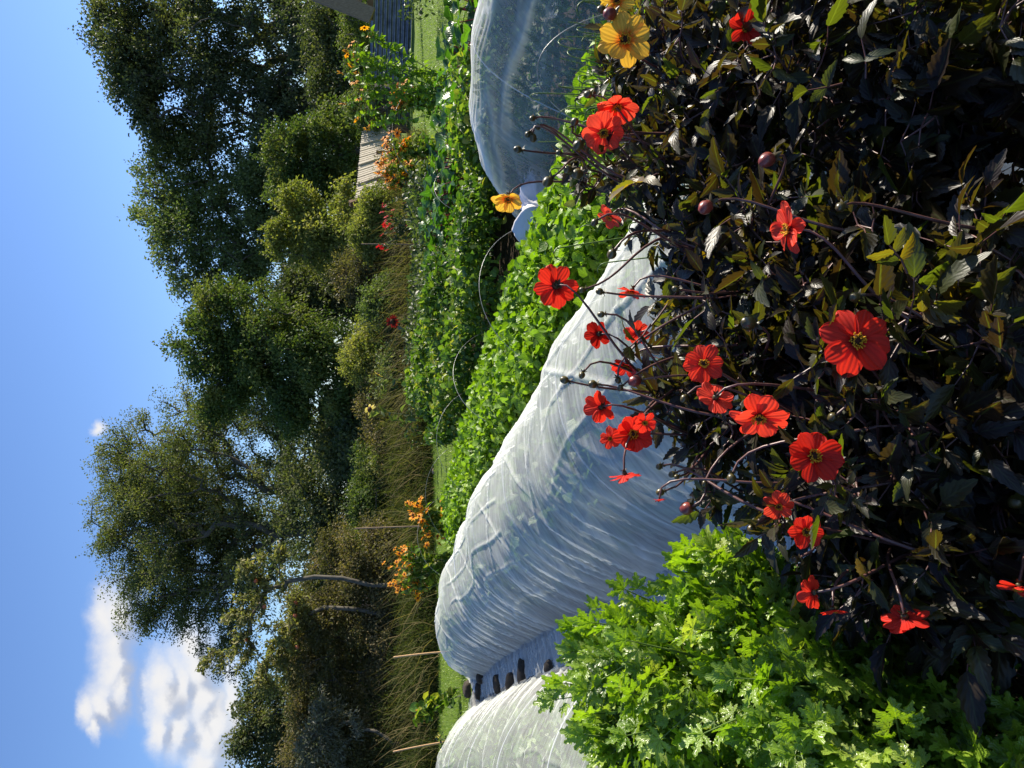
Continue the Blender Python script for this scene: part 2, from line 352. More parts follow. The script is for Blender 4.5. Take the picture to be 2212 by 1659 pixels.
# ------------------------------------------------------------------ skeleton that joins a set of points into one branching plant
def grow(roots, targets, steps=3, bend=0.12, down=1.5, seed=0, order=None):
    """roots: (k,3) polyline already standing; returns node positions, parents, list of index chains"""
    r = np.random.default_rng(seed)
    n0 = len(roots); nt = len(targets); cap = n0 + nt * (steps + 1)
    P = np.zeros((cap, 3)); par = np.full(cap, -1); P[:n0] = roots; par[1:n0] = np.arange(n0 - 1)
    D = np.zeros(cap); D[1:n0] = np.cumsum(np.linalg.norm(np.diff(roots, axis=0), axis=1))
    n = n0; chains = []
    if order is None: order = np.argsort(np.linalg.norm(targets - roots[-1], axis=1))
    for ti in order:
        t = targets[ti]; v = t - P[:n]; dist = np.linalg.norm(v, axis=1)
        cost = dist + down * np.maximum(0, -v[:, 2]) + 0.22 * D[:n]
        k = int(np.argmin(cost)); a = P[k]; L = dist[k]
        off = r.normal(size=3) * bend * L; off[2] = abs(off[2]) * 0.7
        ch = [k]
        for s in range(1, steps + 1):
            f = s / (steps + 1); P[n] = a + (t - a) * f + off * sin(pi * f); par[n] = ch[-1]; D[n] = D[k] + L * f; ch.append(n); n += 1
        P[n] = t; par[n] = ch[-1]; D[n] = D[k] + L; ch.append(n); n += 1
        chains.append((ti, ch))
    load = np.zeros(n); child = np.zeros(n, int)
    for i in range(n - 1, 0, -1):
        if child[i] == 0: load[i] = 1
        if par[i] >= 0: load[par[i]] += load[i]; child[par[i]] += 1
    return P[:n], par[:n], load, chains
def skeleton_mesh(mb, roots, P, load, chains, r0, power=0.42, sides=5, rmax=9.0, rmin=0.0):
    rad = np.clip(r0 * np.maximum(load, 1) ** power, rmin, rmax)
    k = len(roots)
    mb.tube(P[:k], np.maximum.accumulate(rad[:k][::-1])[::-1], max(sides, 8), 0.5)
    for ti, ch in chains:
        rr = rad[ch].copy(); rr[0] = rr[1]
        mb.tube(P[ch], rr, sides if rr[0] > r0 * 3 else max(3, sides - 1), 0.5)
def lobes_from_px(lobes):
    out = []
    for (X, Y, rx, ry, t) in lobes: out.append((at(X, Y, t), np.array((ry, 0.8 * ry, rx)) * t / FOC))
    return out
def sample_lobes(lobes, n, r, shell=2.4):
    vol = np.array([np.prod(b) ** (2 / 3) for a, b in lobes]); vol /= vol.sum()
    idx = r.choice(len(lobes), n, p=vol)
    C = np.array([l[0] for l in lobes])[idx]; R = np.array([l[1] for l in lobes])[idx]
    return C + rdir(n, r) * (r.random(n) ** (1 / shell))[:, None] * R

def tree(name, label, cat, base, lobes, clumps, per, leaf, mat, trunk_r=0.03, sigma=0.3, seed=1, group=None, shell=2.4, tpl=DIAMOND, fork=0.35, down=0.6, up=0.35, floor=0.15, crown='crown', lean=0.0, sprigs=0.06):
    r = np.random.default_rng(seed)
    lob = lobes_from_px(lobes) if len(lobes[0]) == 5 else lobes
    if len(lobes[0]) == 5:
        ex = []
        for c_, R_ in lob:
            for _ in range(3):
                dv = rdir(1, r)[0]; dv[2] = abs(dv[2]) * .9 - .15; ex.append((c_ + dv * R_ * r.uniform(.85, 1.12), R_ * r.uniform(.22, .4)))
        lob = lob + ex
    leaf *= .8; per = int(per * 1.45)
    C = sample_lobes(lob, clumps, r, shell); C[:, 2] = np.maximum(C[:, 2], floor)
    base = np.array((base[0], base[1], 0.0)); top = np.mean([l[0] for l in lob], axis=0)
    hz = max(0.3, top[2] * fork); k = 6
    roots = np.array([base + (np.array((top[0], top[1], 0)) * f * lean + np.array((base[0], base[1], 0)) * (-f * lean)) + np.array((0.12 * sin(3 * f + seed), 0.1 * sin(4 * f), hz * f)) * 1.0 for f in np.linspace(0, 1, k)])
    P, par, load, ch = grow(roots, C, 3, 0.1, down, seed)
    T = thing(name, base, label, cat, group)
    mb = MB(); skeleton_mesh(mb, roots, P, load, ch, trunk_r, 0.42, 6); mb.build('trunk', M['bark'], T)
    # leaves: round every clump and along its twig
    n = clumps * per
    ci = np.repeat(np.arange(clumps), per)
    sg = sigma * r.uniform(0.6, 1.35, clumps)[ci]
    Q = C[ci] + rdir(n, r) * (r.random(n) ** 0.5 * 1.75 * sg)[:, None] * np.array((1, 1, 0.7))
    if sprigs:
        m = r.random(n) < sprigs; dirs = nrm(C - top + r.normal(size=C.shape) * 0.8)[ci]
        Q[m] = C[ci][m] + dirs[m] * (r.random(m.sum()) * sigma * 2.1)[:, None] + r.normal(size=(m.sum(), 3)) * 0.05
    Q[:, 2] = np.maximum(Q[:, 2], 0.03)
    al = nrm(nrm(Q - top) * 0.6 + rdir(n, r) * 0.8 + np.array((0, 0, -0.25)))
    nn = nrm(rdir(n, r) + np.array((0, 0, up * 2)))
    cr = np.clip(0.5 + 0.22 * r.normal(size=clumps), 0.05, 0.95)[ci]
    mb = MB(); mb.scatter(tpl, Q, al, nn, leaf * r.uniform(0.7, 1.3, n), np.clip(cr + r.normal(0, 0.14, n), 0, 1))
    mb.build(crown, mat, T, smooth=False)
    return T, C, top

M['leaf_ash'] = leafmat('leaf_ash', [(0.073, 0.094, 0.034), (0.124, 0.146, 0.049), (0.206, 0.203, 0.068)], tf=0.4, rough=.55, spec=.22, bump=0, rib=0)
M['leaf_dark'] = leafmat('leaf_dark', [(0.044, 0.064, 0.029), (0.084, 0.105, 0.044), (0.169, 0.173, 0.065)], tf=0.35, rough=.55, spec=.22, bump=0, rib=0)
M['leaf_mid'] = leafmat('leaf_mid', [(0.070, 0.109, 0.036), (0.120, 0.160, 0.054), (0.220, 0.236, 0.090)], tf=0.4, rough=.55, spec=.22, bump=0, rib=0)
M['leaf_ivy'] = leafmat('leaf_ivy', [(0.043, 0.077, 0.022), (0.095, 0.138, 0.034), (0.224, 0.235, 0.062)], tf=0.35, rough=.55, spec=.22, bump=0, rib=0)
M['leaf_apple'] = leafmat('leaf_apple', [(0.121, 0.133, 0.046), (0.206, 0.204, 0.077), (0.344, 0.296, 0.140)], tf=0.4, rough=.55, spec=.22, bump=0, rib=0)
M['leaf_yellow'] = leafmat('leaf_yellow', [(0.099, 0.128, 0.033), (0.198, 0.217, 0.054), (0.330, 0.300, 0.090)], tf=0.45, rough=.55, spec=.22, bump=0, rib=0)
M['leaf_bramble'] = leafmat('leaf_bramble', [(0.065, 0.068, 0.027), (0.121, 0.110, 0.044), (0.242, 0.177, 0.085)], tf=0.38, rough=.55, spec=.22, bump=0, rib=0)
M['leaf_silver'] = leafmat('leaf_silver', [(0.085, 0.094, 0.066), (0.145, 0.149, 0.110), (0.218, 0.209, 0.154)], tf=0.3, rough=.55, spec=.22, bump=0, rib=0)

def base_of(X, Y, t): p = at(X, Y, t); return (p[0], p[1])
def trees():
    tree('ash_tree', 'tall broad round-headed tree with fine dark branches showing against the sky', 'tree', base_of(900, 1130, 34),
         [(330, 1060, 130, 165, 34), (400, 1180, 160, 190, 34), (460, 1000, 150, 150, 33), (530, 1150, 130, 190, 34), (360, 1270, 110, 115, 34), (440, 1320, 70, 70, 34), (290, 1120, 90, 130, 34), (260, 1010, 50, 75, 34), (300, 930, 60, 55, 34), (420, 880, 90, 60, 33.5), (520, 900, 110, 70, 33), (600, 910, 90, 80, 32.5), (620, 1000, 80, 90, 32.5), (400, 1120, 170, 230, 34), (480, 1200, 150, 190, 34)],
         1080, 115, 0.115, M['leaf_ash'], 0.024, 0.36, 21, shell=2.2, down=0.2, fork=0.28)
    tree('oak_tree', 'large dark blue-green tree filling the upper corner beside the grey timber frame', 'tree', base_of(900, 90, 36),
         [(330, 60, 130, 160, 36), (420, 200, 130, 150, 36), (520, 60, 200, 170, 35), (600, 260, 130, 140, 35), (300, 150, 60, 80, 36), (660, 100, 110, 190, 34), (380, 300, 70, 70, 37), (255, 20, 55, 90, 36)],
         620, 100, 0.19, M['leaf_dark'], 0.028, 0.42, 22, shell=2.3)
    tree('lime_tree', 'mid green tree with forked dark limbs between the dark corner tree and the ivy-clad tree', 'tree', base_of(900, 500, 35),
         [(350, 450, 70, 80, 35), (420, 500, 100, 120, 35), (440, 390, 100, 90, 36), (470, 590, 90, 70, 35), (540, 500, 110, 130, 34), (330, 370, 40, 50, 35), (600, 380, 100, 120, 35), (640, 560, 90, 90, 34)],
         430, 100, 0.17, M['leaf_mid'], 0.028, 0.4, 23, shell=2.2, down=0.2)
    tree('ivy_clad_tree', 'bushy ivy-clad tree with sprigs sticking up in the middle of the skyline', 'tree', base_of(850, 760, 25),
         [(480, 760, 80, 80, 25), (530, 700, 100, 90, 25), (540, 830, 110, 75, 25), (620, 760, 110, 120, 24.5), (700, 770, 90, 70, 24), (640, 870, 70, 60, 24.5), (440, 690, 36, 32, 25), (400, 745, 50, 18, 25), (740, 830, 70, 60, 24), (480, 650, 45, 30, 25)],
         420, 110, 0.13, M['leaf_ivy'], 0.02, 0.27, 24, shell=2.4, sprigs=0.12)
    tree('cypress_bush', 'rounded deep green shrub standing right behind the slatted wooden fence panel', 'shrub', base_of(900, 330, 26),
         [(670, 340, 95, 85, 26), (720, 300, 70, 70, 26), (740, 390, 70, 70, 26), (620, 320, 50, 45, 26), (620, 390, 40, 40, 26)],
         170, 130, 0.13, M['leaf_ivy'], 0.02, 0.24, 25, sprigs=0.15)
    tree('orchard_tree', 'small yellow-green fruit tree between the deep green shrub and the ivy-clad tree', 'tree', base_of(880, 500, 23),
         [(690, 470, 70, 60, 23), (720, 530, 60, 55, 23), (650, 440, 45, 35, 23), (640, 520, 55, 50, 23), (760, 480, 40, 70, 22.5)],
         150, 110, 0.12, M['leaf_yellow'], 0.018, 0.22, 26, sprigs=0.2)
    tree('poplar_tree', 'dark rounded tree far behind the bramble hedge under the white clouds', 'tree', base_of(860, 1560, 38),
         [(580, 1570, 75, 90, 38), (560, 1500, 50, 50, 38), (640, 1500, 80, 110, 38), (620, 1640, 90, 90, 38), (700, 1420, 80, 120, 38)],
         260, 110, 0.2, M['leaf_dark'], 0.028, 0.42, 27)
    # dark undergrowth standing under and between the trees
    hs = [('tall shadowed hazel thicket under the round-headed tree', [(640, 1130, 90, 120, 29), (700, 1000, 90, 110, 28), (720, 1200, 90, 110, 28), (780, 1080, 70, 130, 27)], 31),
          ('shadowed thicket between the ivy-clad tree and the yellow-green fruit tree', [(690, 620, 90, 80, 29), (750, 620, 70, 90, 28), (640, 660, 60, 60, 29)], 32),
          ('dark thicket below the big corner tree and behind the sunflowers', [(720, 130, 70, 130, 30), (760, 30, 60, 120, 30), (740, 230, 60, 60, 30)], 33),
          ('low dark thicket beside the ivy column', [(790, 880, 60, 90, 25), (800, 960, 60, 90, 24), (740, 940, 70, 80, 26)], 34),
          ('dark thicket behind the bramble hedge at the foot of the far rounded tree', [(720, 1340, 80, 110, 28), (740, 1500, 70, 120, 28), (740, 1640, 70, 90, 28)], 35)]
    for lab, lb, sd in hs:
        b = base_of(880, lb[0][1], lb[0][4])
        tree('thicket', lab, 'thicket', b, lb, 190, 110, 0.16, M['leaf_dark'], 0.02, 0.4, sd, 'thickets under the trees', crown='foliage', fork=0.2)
    tree('bramble_hedge', 'olive bramble hedge with a reddish tinge behind the two apple trunks', 'hedge', base_of(900, 1350, 18.5),
         [(720, 1180, 50, 50, 18.5), (700, 1290, 80, 80, 18.5), (740, 1400, 100, 90, 18), (700, 1480, 80, 80, 18.5), (780, 1280, 60, 90, 18), (650, 1400, 50, 60, 18.5), (790, 1180, 60, 70, 18), (845, 1350, 35, 110, 17.8), (845, 1230, 30, 60, 17.8)],
         330, 120, 0.075, M['leaf_bramble'], 0.012, 0.2, 36, crown='foliage', fork=0.2)
    tree('bramble_hedge', 'olive bramble hedge carrying silvery willow shoots, beside the bamboo canes', 'hedge', base_of(900, 1590, 17.5),
         [(690, 1580, 70, 70, 18), (740, 1640, 100, 80, 17.5), (760, 1540, 90, 60, 17.5), (800, 1640, 50, 80, 17), (650, 1640, 40, 60, 18), (850, 1590, 35, 90, 17.3), (840, 1480, 35, 60, 17.6)],
         260, 120, 0.075, M['leaf_bramble'], 0.012, 0.2, 37, crown='foliage', fork=0.2)
    tree('willow_bush', 'silvery narrow-leaved willow shoots in front of the bramble hedge', 'shrub', base_of(900, 1600, 16.5),
         [(700, 1560, 45, 40, 16.5), (690, 1620, 50, 45, 16.5), (740, 1600, 40, 50, 16.5)], 60, 60, 0.11, M['leaf_silver'], 0.008, 0.16, 38, tpl=NARROW, sprigs=0.7)
    for lab, lb, mt, sd in (('yellow-green mound of shrub at the foot of the ivy-clad tree', [(790, 760, 50, 60, 20), (820, 720, 40, 50, 19.5)], 'leaf_yellow', 51),
                            ('olive shrub behind the crimson dahlias', [(800, 560, 45, 70, 20.5), (770, 600, 50, 50, 21)], 'leaf_bramble', 52),
                            ('light green shrub left of the slatted wooden fence panel', [(815, 455, 40, 45, 19), (800, 500, 40, 40, 19.5)], 'leaf_yellow', 53),
                            ('brownish shrub beside the pale sunflowers', [(820, 880, 45, 70, 19.5), (840, 960, 40, 60, 19)], 'leaf_bramble', 54),
                            ('dark leafy shrub under the round-headed tree, left of the brownish shrub', [(810, 1040, 45, 80, 19.5), (790, 1120, 40, 70, 20)], 'leaf_ivy', 56),
                            ('dim bushy growth at the foot of the two apple trunks', [(835, 1200, 35, 70, 18), (830, 1300, 35, 80, 18)], 'leaf_bramble', 57),
                            ('mixed green shrub left of the yellow-green mound', [(830, 660, 40, 55, 18.5), (850, 800, 30, 50, 18)], 'leaf_mid', 58),
                            ('fresh green shrub behind the sunflower bush', [(790, 240, 40, 50, 23), (770, 60, 45, 70, 24), (790, 150, 40, 60, 24)], 'leaf_ivy', 55)):
        tree('border_shrub', lab, 'shrub', base_of(905, lb[0][1], lb[0][4]), lb, 90, 120, 0.085, M[mt], 0.012, 0.2, sd, 'shrubs of the back border', crown='foliage', fork=.2, sprigs=.2)
    # apple trees: two curved grey trunks, thin spreading shoots, a few red apples
    def apple(label, pts, lobes, seed, apples):
        r = np.random.default_rng(seed)
        roots = np.array([at(*p) for p in pts]); roots[0, 2] = 0
        T = thing('apple_tree', roots[0], label, 'tree', 'apple trees in front of the bramble hedge')
        C = sample_lobes(lobes_from_px(lobes), 110, r, 2.0)
        P, par, load, ch = grow(roots, C, 4, 0.16, 0.3, seed)
        mb = MB(); skeleton_mesh(mb, roots, P, load, ch, 0.009, 0.42, 6, 0.095); mb.build('trunk', M['bark'], T)
        mb = MB()
        for ti, c in ch:
            pl = P[c]; n = 30; f = r.random(n) * (len(c) - 1.01) * 0.9 + 0.1 * (len(c) - 1); i = np.minimum(f.astype(int), len(c) - 2); f = (f - i)[:, None]
            Q = pl[i] * (1 - f) + pl[i + 1] * f + r.normal(size=(n, 3)) * 0.05
            mb.scatter(LEAF_SMALL, Q, nrm(rdir(n, r) + np.array((0, 0, 0.4))), nrm(rdir(n, r) + np.array((0, 0, .6))), r.uniform(0.06, 0.12, n), np.clip(r.normal(.5, .25, n), 0, 1))
        mb.build('crown', M['leaf_apple'], T)
        for (X, Y) in apples:
            p = at(X, Y, pts[0][2] - 0.5); q = C[np.argmin(np.linalg.norm(C - p, axis=1))]
            mb = MB(); uv_ball(mb, q - np.array((0, 0, .07)), 0.045); mb.build('apple', M['apple'], T)
    global LEAF_SMALL
    LEAF_SMALL = leaf_tpl(3, 0.5, 0, 0.2, 0.25)
    apple('apple tree with the longer curved trunk and shoots reaching up to the sky', [(885, 1268, 17.2), (800, 1264, 17.2), (740, 1249, 17.2), (680, 1246, 17.2), (620, 1256, 17.2)],
          [(560, 1290, 60, 70, 17.2), (540, 1390, 60, 60, 17.2), (470, 1425, 55, 35, 17.2), (545, 1220, 45, 40, 17.2), (600, 1200, 35, 30, 17.2), (520, 1330, 50, 50, 17.2)], 41, [(575, 1245), (600, 1290), (545, 1400)])
    apple('apple tree with the shorter second trunk leaning left', [(900, 1322, 17.6), (830, 1328, 17.6), (770, 1316, 17.6), (700, 1312, 17.6), (650, 1335, 17.6)],
          [(620, 1380, 45, 60, 17.6), (590, 1440, 40, 60, 17.6), (640, 1310, 40, 50, 17.6), (570, 1480, 30, 40, 17.6)], 42, [(615, 1300), (640, 1440), (655, 1330)])
def uv_ball(mb, c, r, n=10, m=8, sq=1.0, ax=None):
    th = np.linspace(0, pi, m)[:, None]; ph = (np.arange(n) / n * 2 * pi)[None]
    V = np.stack((np.sin(th) * np.cos(ph), np.sin(th) * np.sin(ph), np.cos(th) * sq + 0 * ph), -1) * r
    if ax is not None: V = V @ ax
    lc = np.zeros((m, n, 3)); lc[..., 1] = np.linspace(1, 0, m)[:, None]; lc[..., 2] = .5
    mb.grid(np.asarray(c) + V, lc, closed=True)
trees()

# ------------------------------------------------------------------ netting tunnels
MAIN = np.array(((0.95, 1.75), (0.72, 2.2), (0.34, 2.95), (-0.35, 4.5), (-1.28, 6.9), (-2.3, 9.0), (-3.25, 10.5), (-3.6, 11.2), (-3.95, 11.9)))
def smooth_line(P, n):
    d = np.concatenate(((0,), np.cumsum(np.linalg.norm(np.diff(P, axis=0), axis=1)))); s = np.linspace(0, d[-1], n)
    Q = np.stack([np.interp(s, d, P[:, k]) for k in range(P.shape[1])], -1)
    w = max(3, n // 14) | 1; pad = w // 2
    Qp = np.concatenate((2 * Q[:1] - Q[1:pad + 1][::-1], Q, 2 * Q[-1:] - Q[-pad - 1:-1][::-1])); ker = np.hanning(w + 2)[1:-1]; ker /= ker.sum()
    return np.stack([np.convolve(Qp[:, k], ker, 'valid') for k in range(P.shape[1])], -1), s
def tunnel(name, label, line, prof, mat, ns, na, seed, slant, hoops, sz=0.1, pw=2.6, axial=False):
    """prof: rows (fraction, height, left half-width, right half-width)"""
    L, s = smooth_line(line, ns); f = s / s[-1]
    prof = np.array(prof); H, WL, WR = [np.interp(f, prof[:, 0], prof[:, k]) for k in (1, 2, 3)]
    T = nrm(np.gradient(L, axis=0)); R = np.stack((T[:, 1], -T[:, 0]), -1)           # to the right of the walking direction
    a = np.linspace(-1.35, 1.35, na)                                                # beyond 1 the skirt lies on the soil
    A, S = np.meshgrid(a, s, indexing='xy'); ab = np.abs(A)
    up = np.where(ab < 1, 1 - ab ** pw, 0.0); up = up ** 0.92
    W = np.where(A < 0, WL[:, None], WR[:, None])
    X = A * W
    # sag between hoops, lumps where the crop pushes up, sharp creases, sweeping pleats
    hp = np.array(hoops) * s[-1]; dh = np.min(np.abs(S[..., None] - hp), axis=-1)
    body = np.clip(up, 0, 1) ** 0.5
    sag = -0.035 * (1 - np.exp(-(dh / 0.28) ** 2)) * body
    lump = 0.045 * fbm(S * 1.1 + seed, X * 1.6, seed, 3) * body
    q = S * 1.0 + slant * X
    pl = 1 - np.abs(vnoise(q * 9.0 + 0.6 * fbm(S * 2, X * 2, 3), X * 1.1 + seed, 1.5)); pl = np.clip(pl, 0, 1) ** 5
    pl2 = 1 - np.abs(vnoise(q * 22.0, X * 1.6 + seed * 2, 7.5)); pl2 = np.clip(pl2, 0, 1) ** 4
    side = np.clip((ab - 0.2) / 0.5, 0, 1)
    def lines(u, v, sp, wd, sd):                                   # straight packing creases that come and go
        d = np.abs(((u + .07 * np.sin(v * 2.1 + sd) + .03 * vnoise(u * 3, v * 1.5, sd)) / sp) % 1 - .5) * sp
        return np.clip(1 - d / wd, 0, 1) * np.clip(vnoise(u * 1.3 + sd, v * 1.1, sd * 2.0) * 3 + .4, 0, 1)
    cr = lines(X, S, .21, .016, 1.0) + lines(S + .25 * X, X, .47, .018, 2.0); cr2 = lines(S * .75 + X * .65, S, .62, .019, 3.0) + lines(S * .6 - X * .8, S, .83, .019, 5.0)
    foldv = (0.022 * pl + 0.012 * pl2) * side + (0.017 * cr + 0.019 * cr2) * (1 - .6 * side)
    if axial:
        stx = (1 - np.abs(vnoise(X * 9 + .5 * vnoise(S * 1.3, X * 3, 2.), S * .8, 3.7))) ** 5 + .7 * (1 - np.abs(vnoise(X * 21, S * 1.3, 8.7))) ** 5
        foldv = foldv * .4 + .016 * stx
    Z = H[:, None] * up + sag * (H[:, None] / 0.65) + lump
    Zs = np.where(ab > 1, 0.014 + 0.03 * np.clip(fbm(S * 5, X * 6, seed), 0, 1), 0.0)
    z = np.maximum(Z + Zs, 0.012) + foldv * 0.7 + 0.004
    xo = X + np.sign(A) * foldv * side * 0.9
    G = np.stack((L[:, None, 0] + R[:, None, 0] * xo, L[:, None, 1] + R[:, None, 1] * xo, z), -1)
    lc = np.stack((X, S, np.clip(.35 * (cr + cr2) + 0.5 * pl * side, 0, 1) if not axial else np.clip(stx * np.exp(-((A - .02) / .42) ** 2) * 1.6 + .25 * stx, 0, 1.6)), -1)
    b = L[len(L) // 2]; O = thing(name, (b[0], b[1], 0), label, 'netting tunnel', 'white netting tunnels over the beds')
    mb = MB(); mb.grid(G, lc); mb.build('net', mat, O)
    for h in hoops:
        i = int(h * (ns - 1)); th = np.linspace(-1.02, 1.02, 40); w = np.where(th < 0, WL[i], WR[i]) * 0.97
        zz = H[i] * np.clip(1 - np.abs(th) ** pw, 0, 1) ** 0.92 - 0.012
        mb = MB(); mb.tube(np.stack((L[i, 0] + R[i, 0] * th * w, L[i, 1] + R[i, 1] * th * w, zz), -1), 0.004, 6)
        mb.build('hoop', M['hoop'], O)
    # the crop under the net
    r = np.random.default_rng(seed); n = int((3200 if sz > .08 else 9000) * s[-1] / 3)
    i = r.integers(int(ns * .04), int(ns * .93), n); av = r.uniform(-0.86, 0.86, n); j = np.clip(((av + 1.35) / 2.7 * (na - 1)).astype(int), 0, na - 1)
    P = G[i, j].copy(); P[:, :2] += (L[i] - P[:, :2]) * (0.09 + .1 * np.abs(av))[:, None]; P[:, 2] -= 0.02 + sz * .5 + .035 + np.abs(r.normal(0, .07, n)); ok = P[:, 2] > .04; P = P[ok]
    return O, P, r
LEAFR = [leaf_tpl(5, 0.85, 0, 0.12, d, 0.75, 0.75, 0.10, 0.0, k) for k, d in enumerate((0.1, 0.3, 0.5))]
M['leaf_crop'] = leafmat('leaf_crop', [(0.11, 0.2, 0.016), (0.19, 0.33, 0.024), (0.28, 0.4, 0.05)], trans=(1.2, 1.3, 0.3), tf=0.42, rough=0.4, bump=0.4)
M['leaf_cabbage'] = leafmat('leaf_cabbage', [(0.05, 0.11, 0.022), (0.085, 0.17, 0.03), (0.14, 0.23, 0.045)], tf=0.35, rough=0.45, bump=0.3)
M['leaf_carrot'] = leafmat('leaf_carrot', [(0.035, 0.085, 0.016), (0.065, 0.13, 0.024), (0.11, 0.19, 0.035)], tf=0.3, rough=0.6, spec=.2, bump=0)
def tunnels():
    crops = []
    O, P, r = tunnel('netting_tunnel', 'long white netting tunnel running away between the bright green salad bed and the stones', MAIN,
        [(0, 0.3, 0.5, 0.5), (0.06, 0.5, 0.62, 0.6), (0.12, 0.62, 0.75, 0.62), (0.25, 0.66, 0.82, 0.62), (0.5, 0.66, 0.88, 0.62), (0.7, 0.62, 0.82, 0.62), (0.82, 0.6, 0.7, 0.62), (0.88, 0.52, 0.62, 0.55), (0.925, 0.33, 0.45, 0.42), (0.96, 0.1, 0.35, 0.3), (1, 0.02, 0.2, 0.2)],
        M['net'], 620, 170, 5, -0.75, (0.08, 0.2, 0.33, 0.46, 0.59, 0.72, 0.85)); crops.append((P, r, 0.1))
    O, P, r = tunnel('netting_tunnel', 'thin see-through netting tunnel with dark foliage inside, beside the yellow dahlia', np.array(((4.3, 2.2), (3.4, 3.7), (2.6, 5.15), (2.2, 5.95), (1.85, 6.45), (1.6, 6.85), (1.3, 7.4))),
        [(0, 0.8, 0.75, 0.75), (0.62, 0.8, 0.75, 0.75), (0.74, 0.76, 0.7, 0.7), (0.82, 0.6, 0.6, 0.6), (0.885, 0.33, 0.45, 0.45), (0.92, 0.12, 0.3, 0.3), (0.97, 0.1, 0.17, 0.17), (1, 0.03, 0.1, 0.1)],
        M['net_thin'], 420, 150, 9, -0.5, (0.2, 0.42, 0.64), .05, 2.0, True); crops.append((P, r, 0.075)); tunnel_thin = O
    O, P, r = tunnel('netting_tunnel', 'white netting tunnel partly in shadow behind the celery-like herb', np.array(((-1.7, 3.2), (-2.5, 4.9), (-3.32, 6.8), (-4.45, 9.2), (-5.12, 10.6), (-5.5, 11.3), (-5.8, 11.9))),
        [(0, 0.58, 0.75, 0.72), (0.8, 0.57, 0.75, 0.7), (0.87, 0.47, 0.6, 0.52), (0.93, 0.25, 0.42, 0.36), (0.97, 0.06, 0.3, 0.3), (1, 0.02, 0.2, 0.2)],
        M['net_pale'], 420, 140, 14, -0.6, (0.12, 0.3, 0.48, 0.66, 0.82), pw=1.7); crops.append((P, r, 0.1))
    ring = np.linspace(0, 2 * pi, 64); ln = np.linspace(0, 1, 60)[:, None]; A0, A1 = at(1155, 385, 6.3), at(1172, 520, 6.0); A0[2] -= .04
    prof_ = np.interp(ln, (0, .12, .3, .5, .62, .8, .95, 1), (.12, .1, .15, .11, .13, .2, .12, .01))
    rad = prof_ * 1.12 * (1 + .2 * (1 - np.abs(vnoise(ring * 2.0, ln * 2.6, 3.3))) ** 4 * np.clip(1.4 - ln, 0, 1) + .12 * fbm(np.cos(ring)[None] * 1.5 + 0 * ln, np.sin(ring)[None] + ln * 4, 1.0))
    ax_ = nrm(A1 - A0); sd = nrm(np.cross(ax_, (0, 0, 1.0))); uu = np.cross(sd, ax_)
    Gb = A0 + (A1 - A0) * ln[..., None] + rad[..., None] * (np.cos(ring)[None, :, None] * sd + np.sin(ring)[None, :, None] * uu)
    mb = MB(); mb.grid(Gb); sub('gathered_end', mb, M['cloth'], tunnel_thin)
    for k, (P, r, sz) in enumerate(crops):
        mb = MB(); n = len(P); ch = r.integers(0, 3, n)
        for c in range(3):
            m = ch == c
            mb.scatter(DIAMOND if sz < .08 else LEAFR[c], P[m], nrm(rdir(m.sum(), r) + np.array((0, 0, .3))), nrm(rdir(m.sum(), r) * .6 + np.array((0, 0, .9))), sz * r.uniform(.5, 1.15, m.sum()), r.random(m.sum()))
        tag(mb.build('netted_foliage', M['leaf_carrot' if sz < .08 else 'leaf_cabbage']), ('green brassica leaves under the long netting tunnel', 'dark feathery leaves under the thin netting tunnel', 'green leaves under the shadowed netting tunnel')[k], 'foliage', kind='stuff')
    labs = ['rough brown stone nearest the herb leaves, lying on the net', 'biggest egg-shaped brown stone on the white net', 'dark notched stone next to the egg-shaped one', 'flat dark brick-like stone in the middle of the net gap', 'narrow slab of stone lying on the net', 'dark stone at the far end of the net gap', 'small half-covered stone against the long tunnel']
    pts = [(1188, 1442, .05, .05, .045), (1129, 1456, .12, .065, .05), (1103, 1478, .1, .05, .05), (1075, 1477, .09, .045, .05), (1034, 1494, .09, .05, .05), (1010, 1488, .1, .09, .06), (1038, 1465, .06, .06, .05)]
    for k, ((X, Y, a, b, c), lab) in enumerate(zip(pts, labs)):
        p = atz(X, Y, 0.05); r = np.random.default_rng(60 + k)
        n, m = 16, 11; th = np.linspace(0, pi, m)[:, None]; ph = (np.arange(n) / n * 2 * pi)[None]
        D = np.stack((np.sin(th) * np.cos(ph), np.sin(th) * np.sin(ph), np.cos(th) + 0 * ph), -1)
        D = np.sign(D) * np.abs(D) ** 0.75
        D = D * (1 + 0.3 * fbm(D[..., 0] * 1.6 + k * 9, D[..., 1] * 1.6, D[..., 2] * 1.6, 3))[..., None]
        ang = 0.35 + r.normal(0, .2); ca, sa = cos(ang), sin(ang)
        D = D * np.array((a, b, c)) * 1.15
        D = np.stack((D[..., 0] * ca - D[..., 1] * sa, D[..., 0] * sa + D[..., 1] * ca, D[..., 2]), -1)
        mb = MB(); mb.grid(D, np.zeros(D.shape), closed=True)
        o = mb.build('stone', M['stone'], origin=(0, 0, 0)); o.location = (p[0], p[1], 0.045); tag(o, lab, 'stone', 'stones weighing down the net')
tunnels()

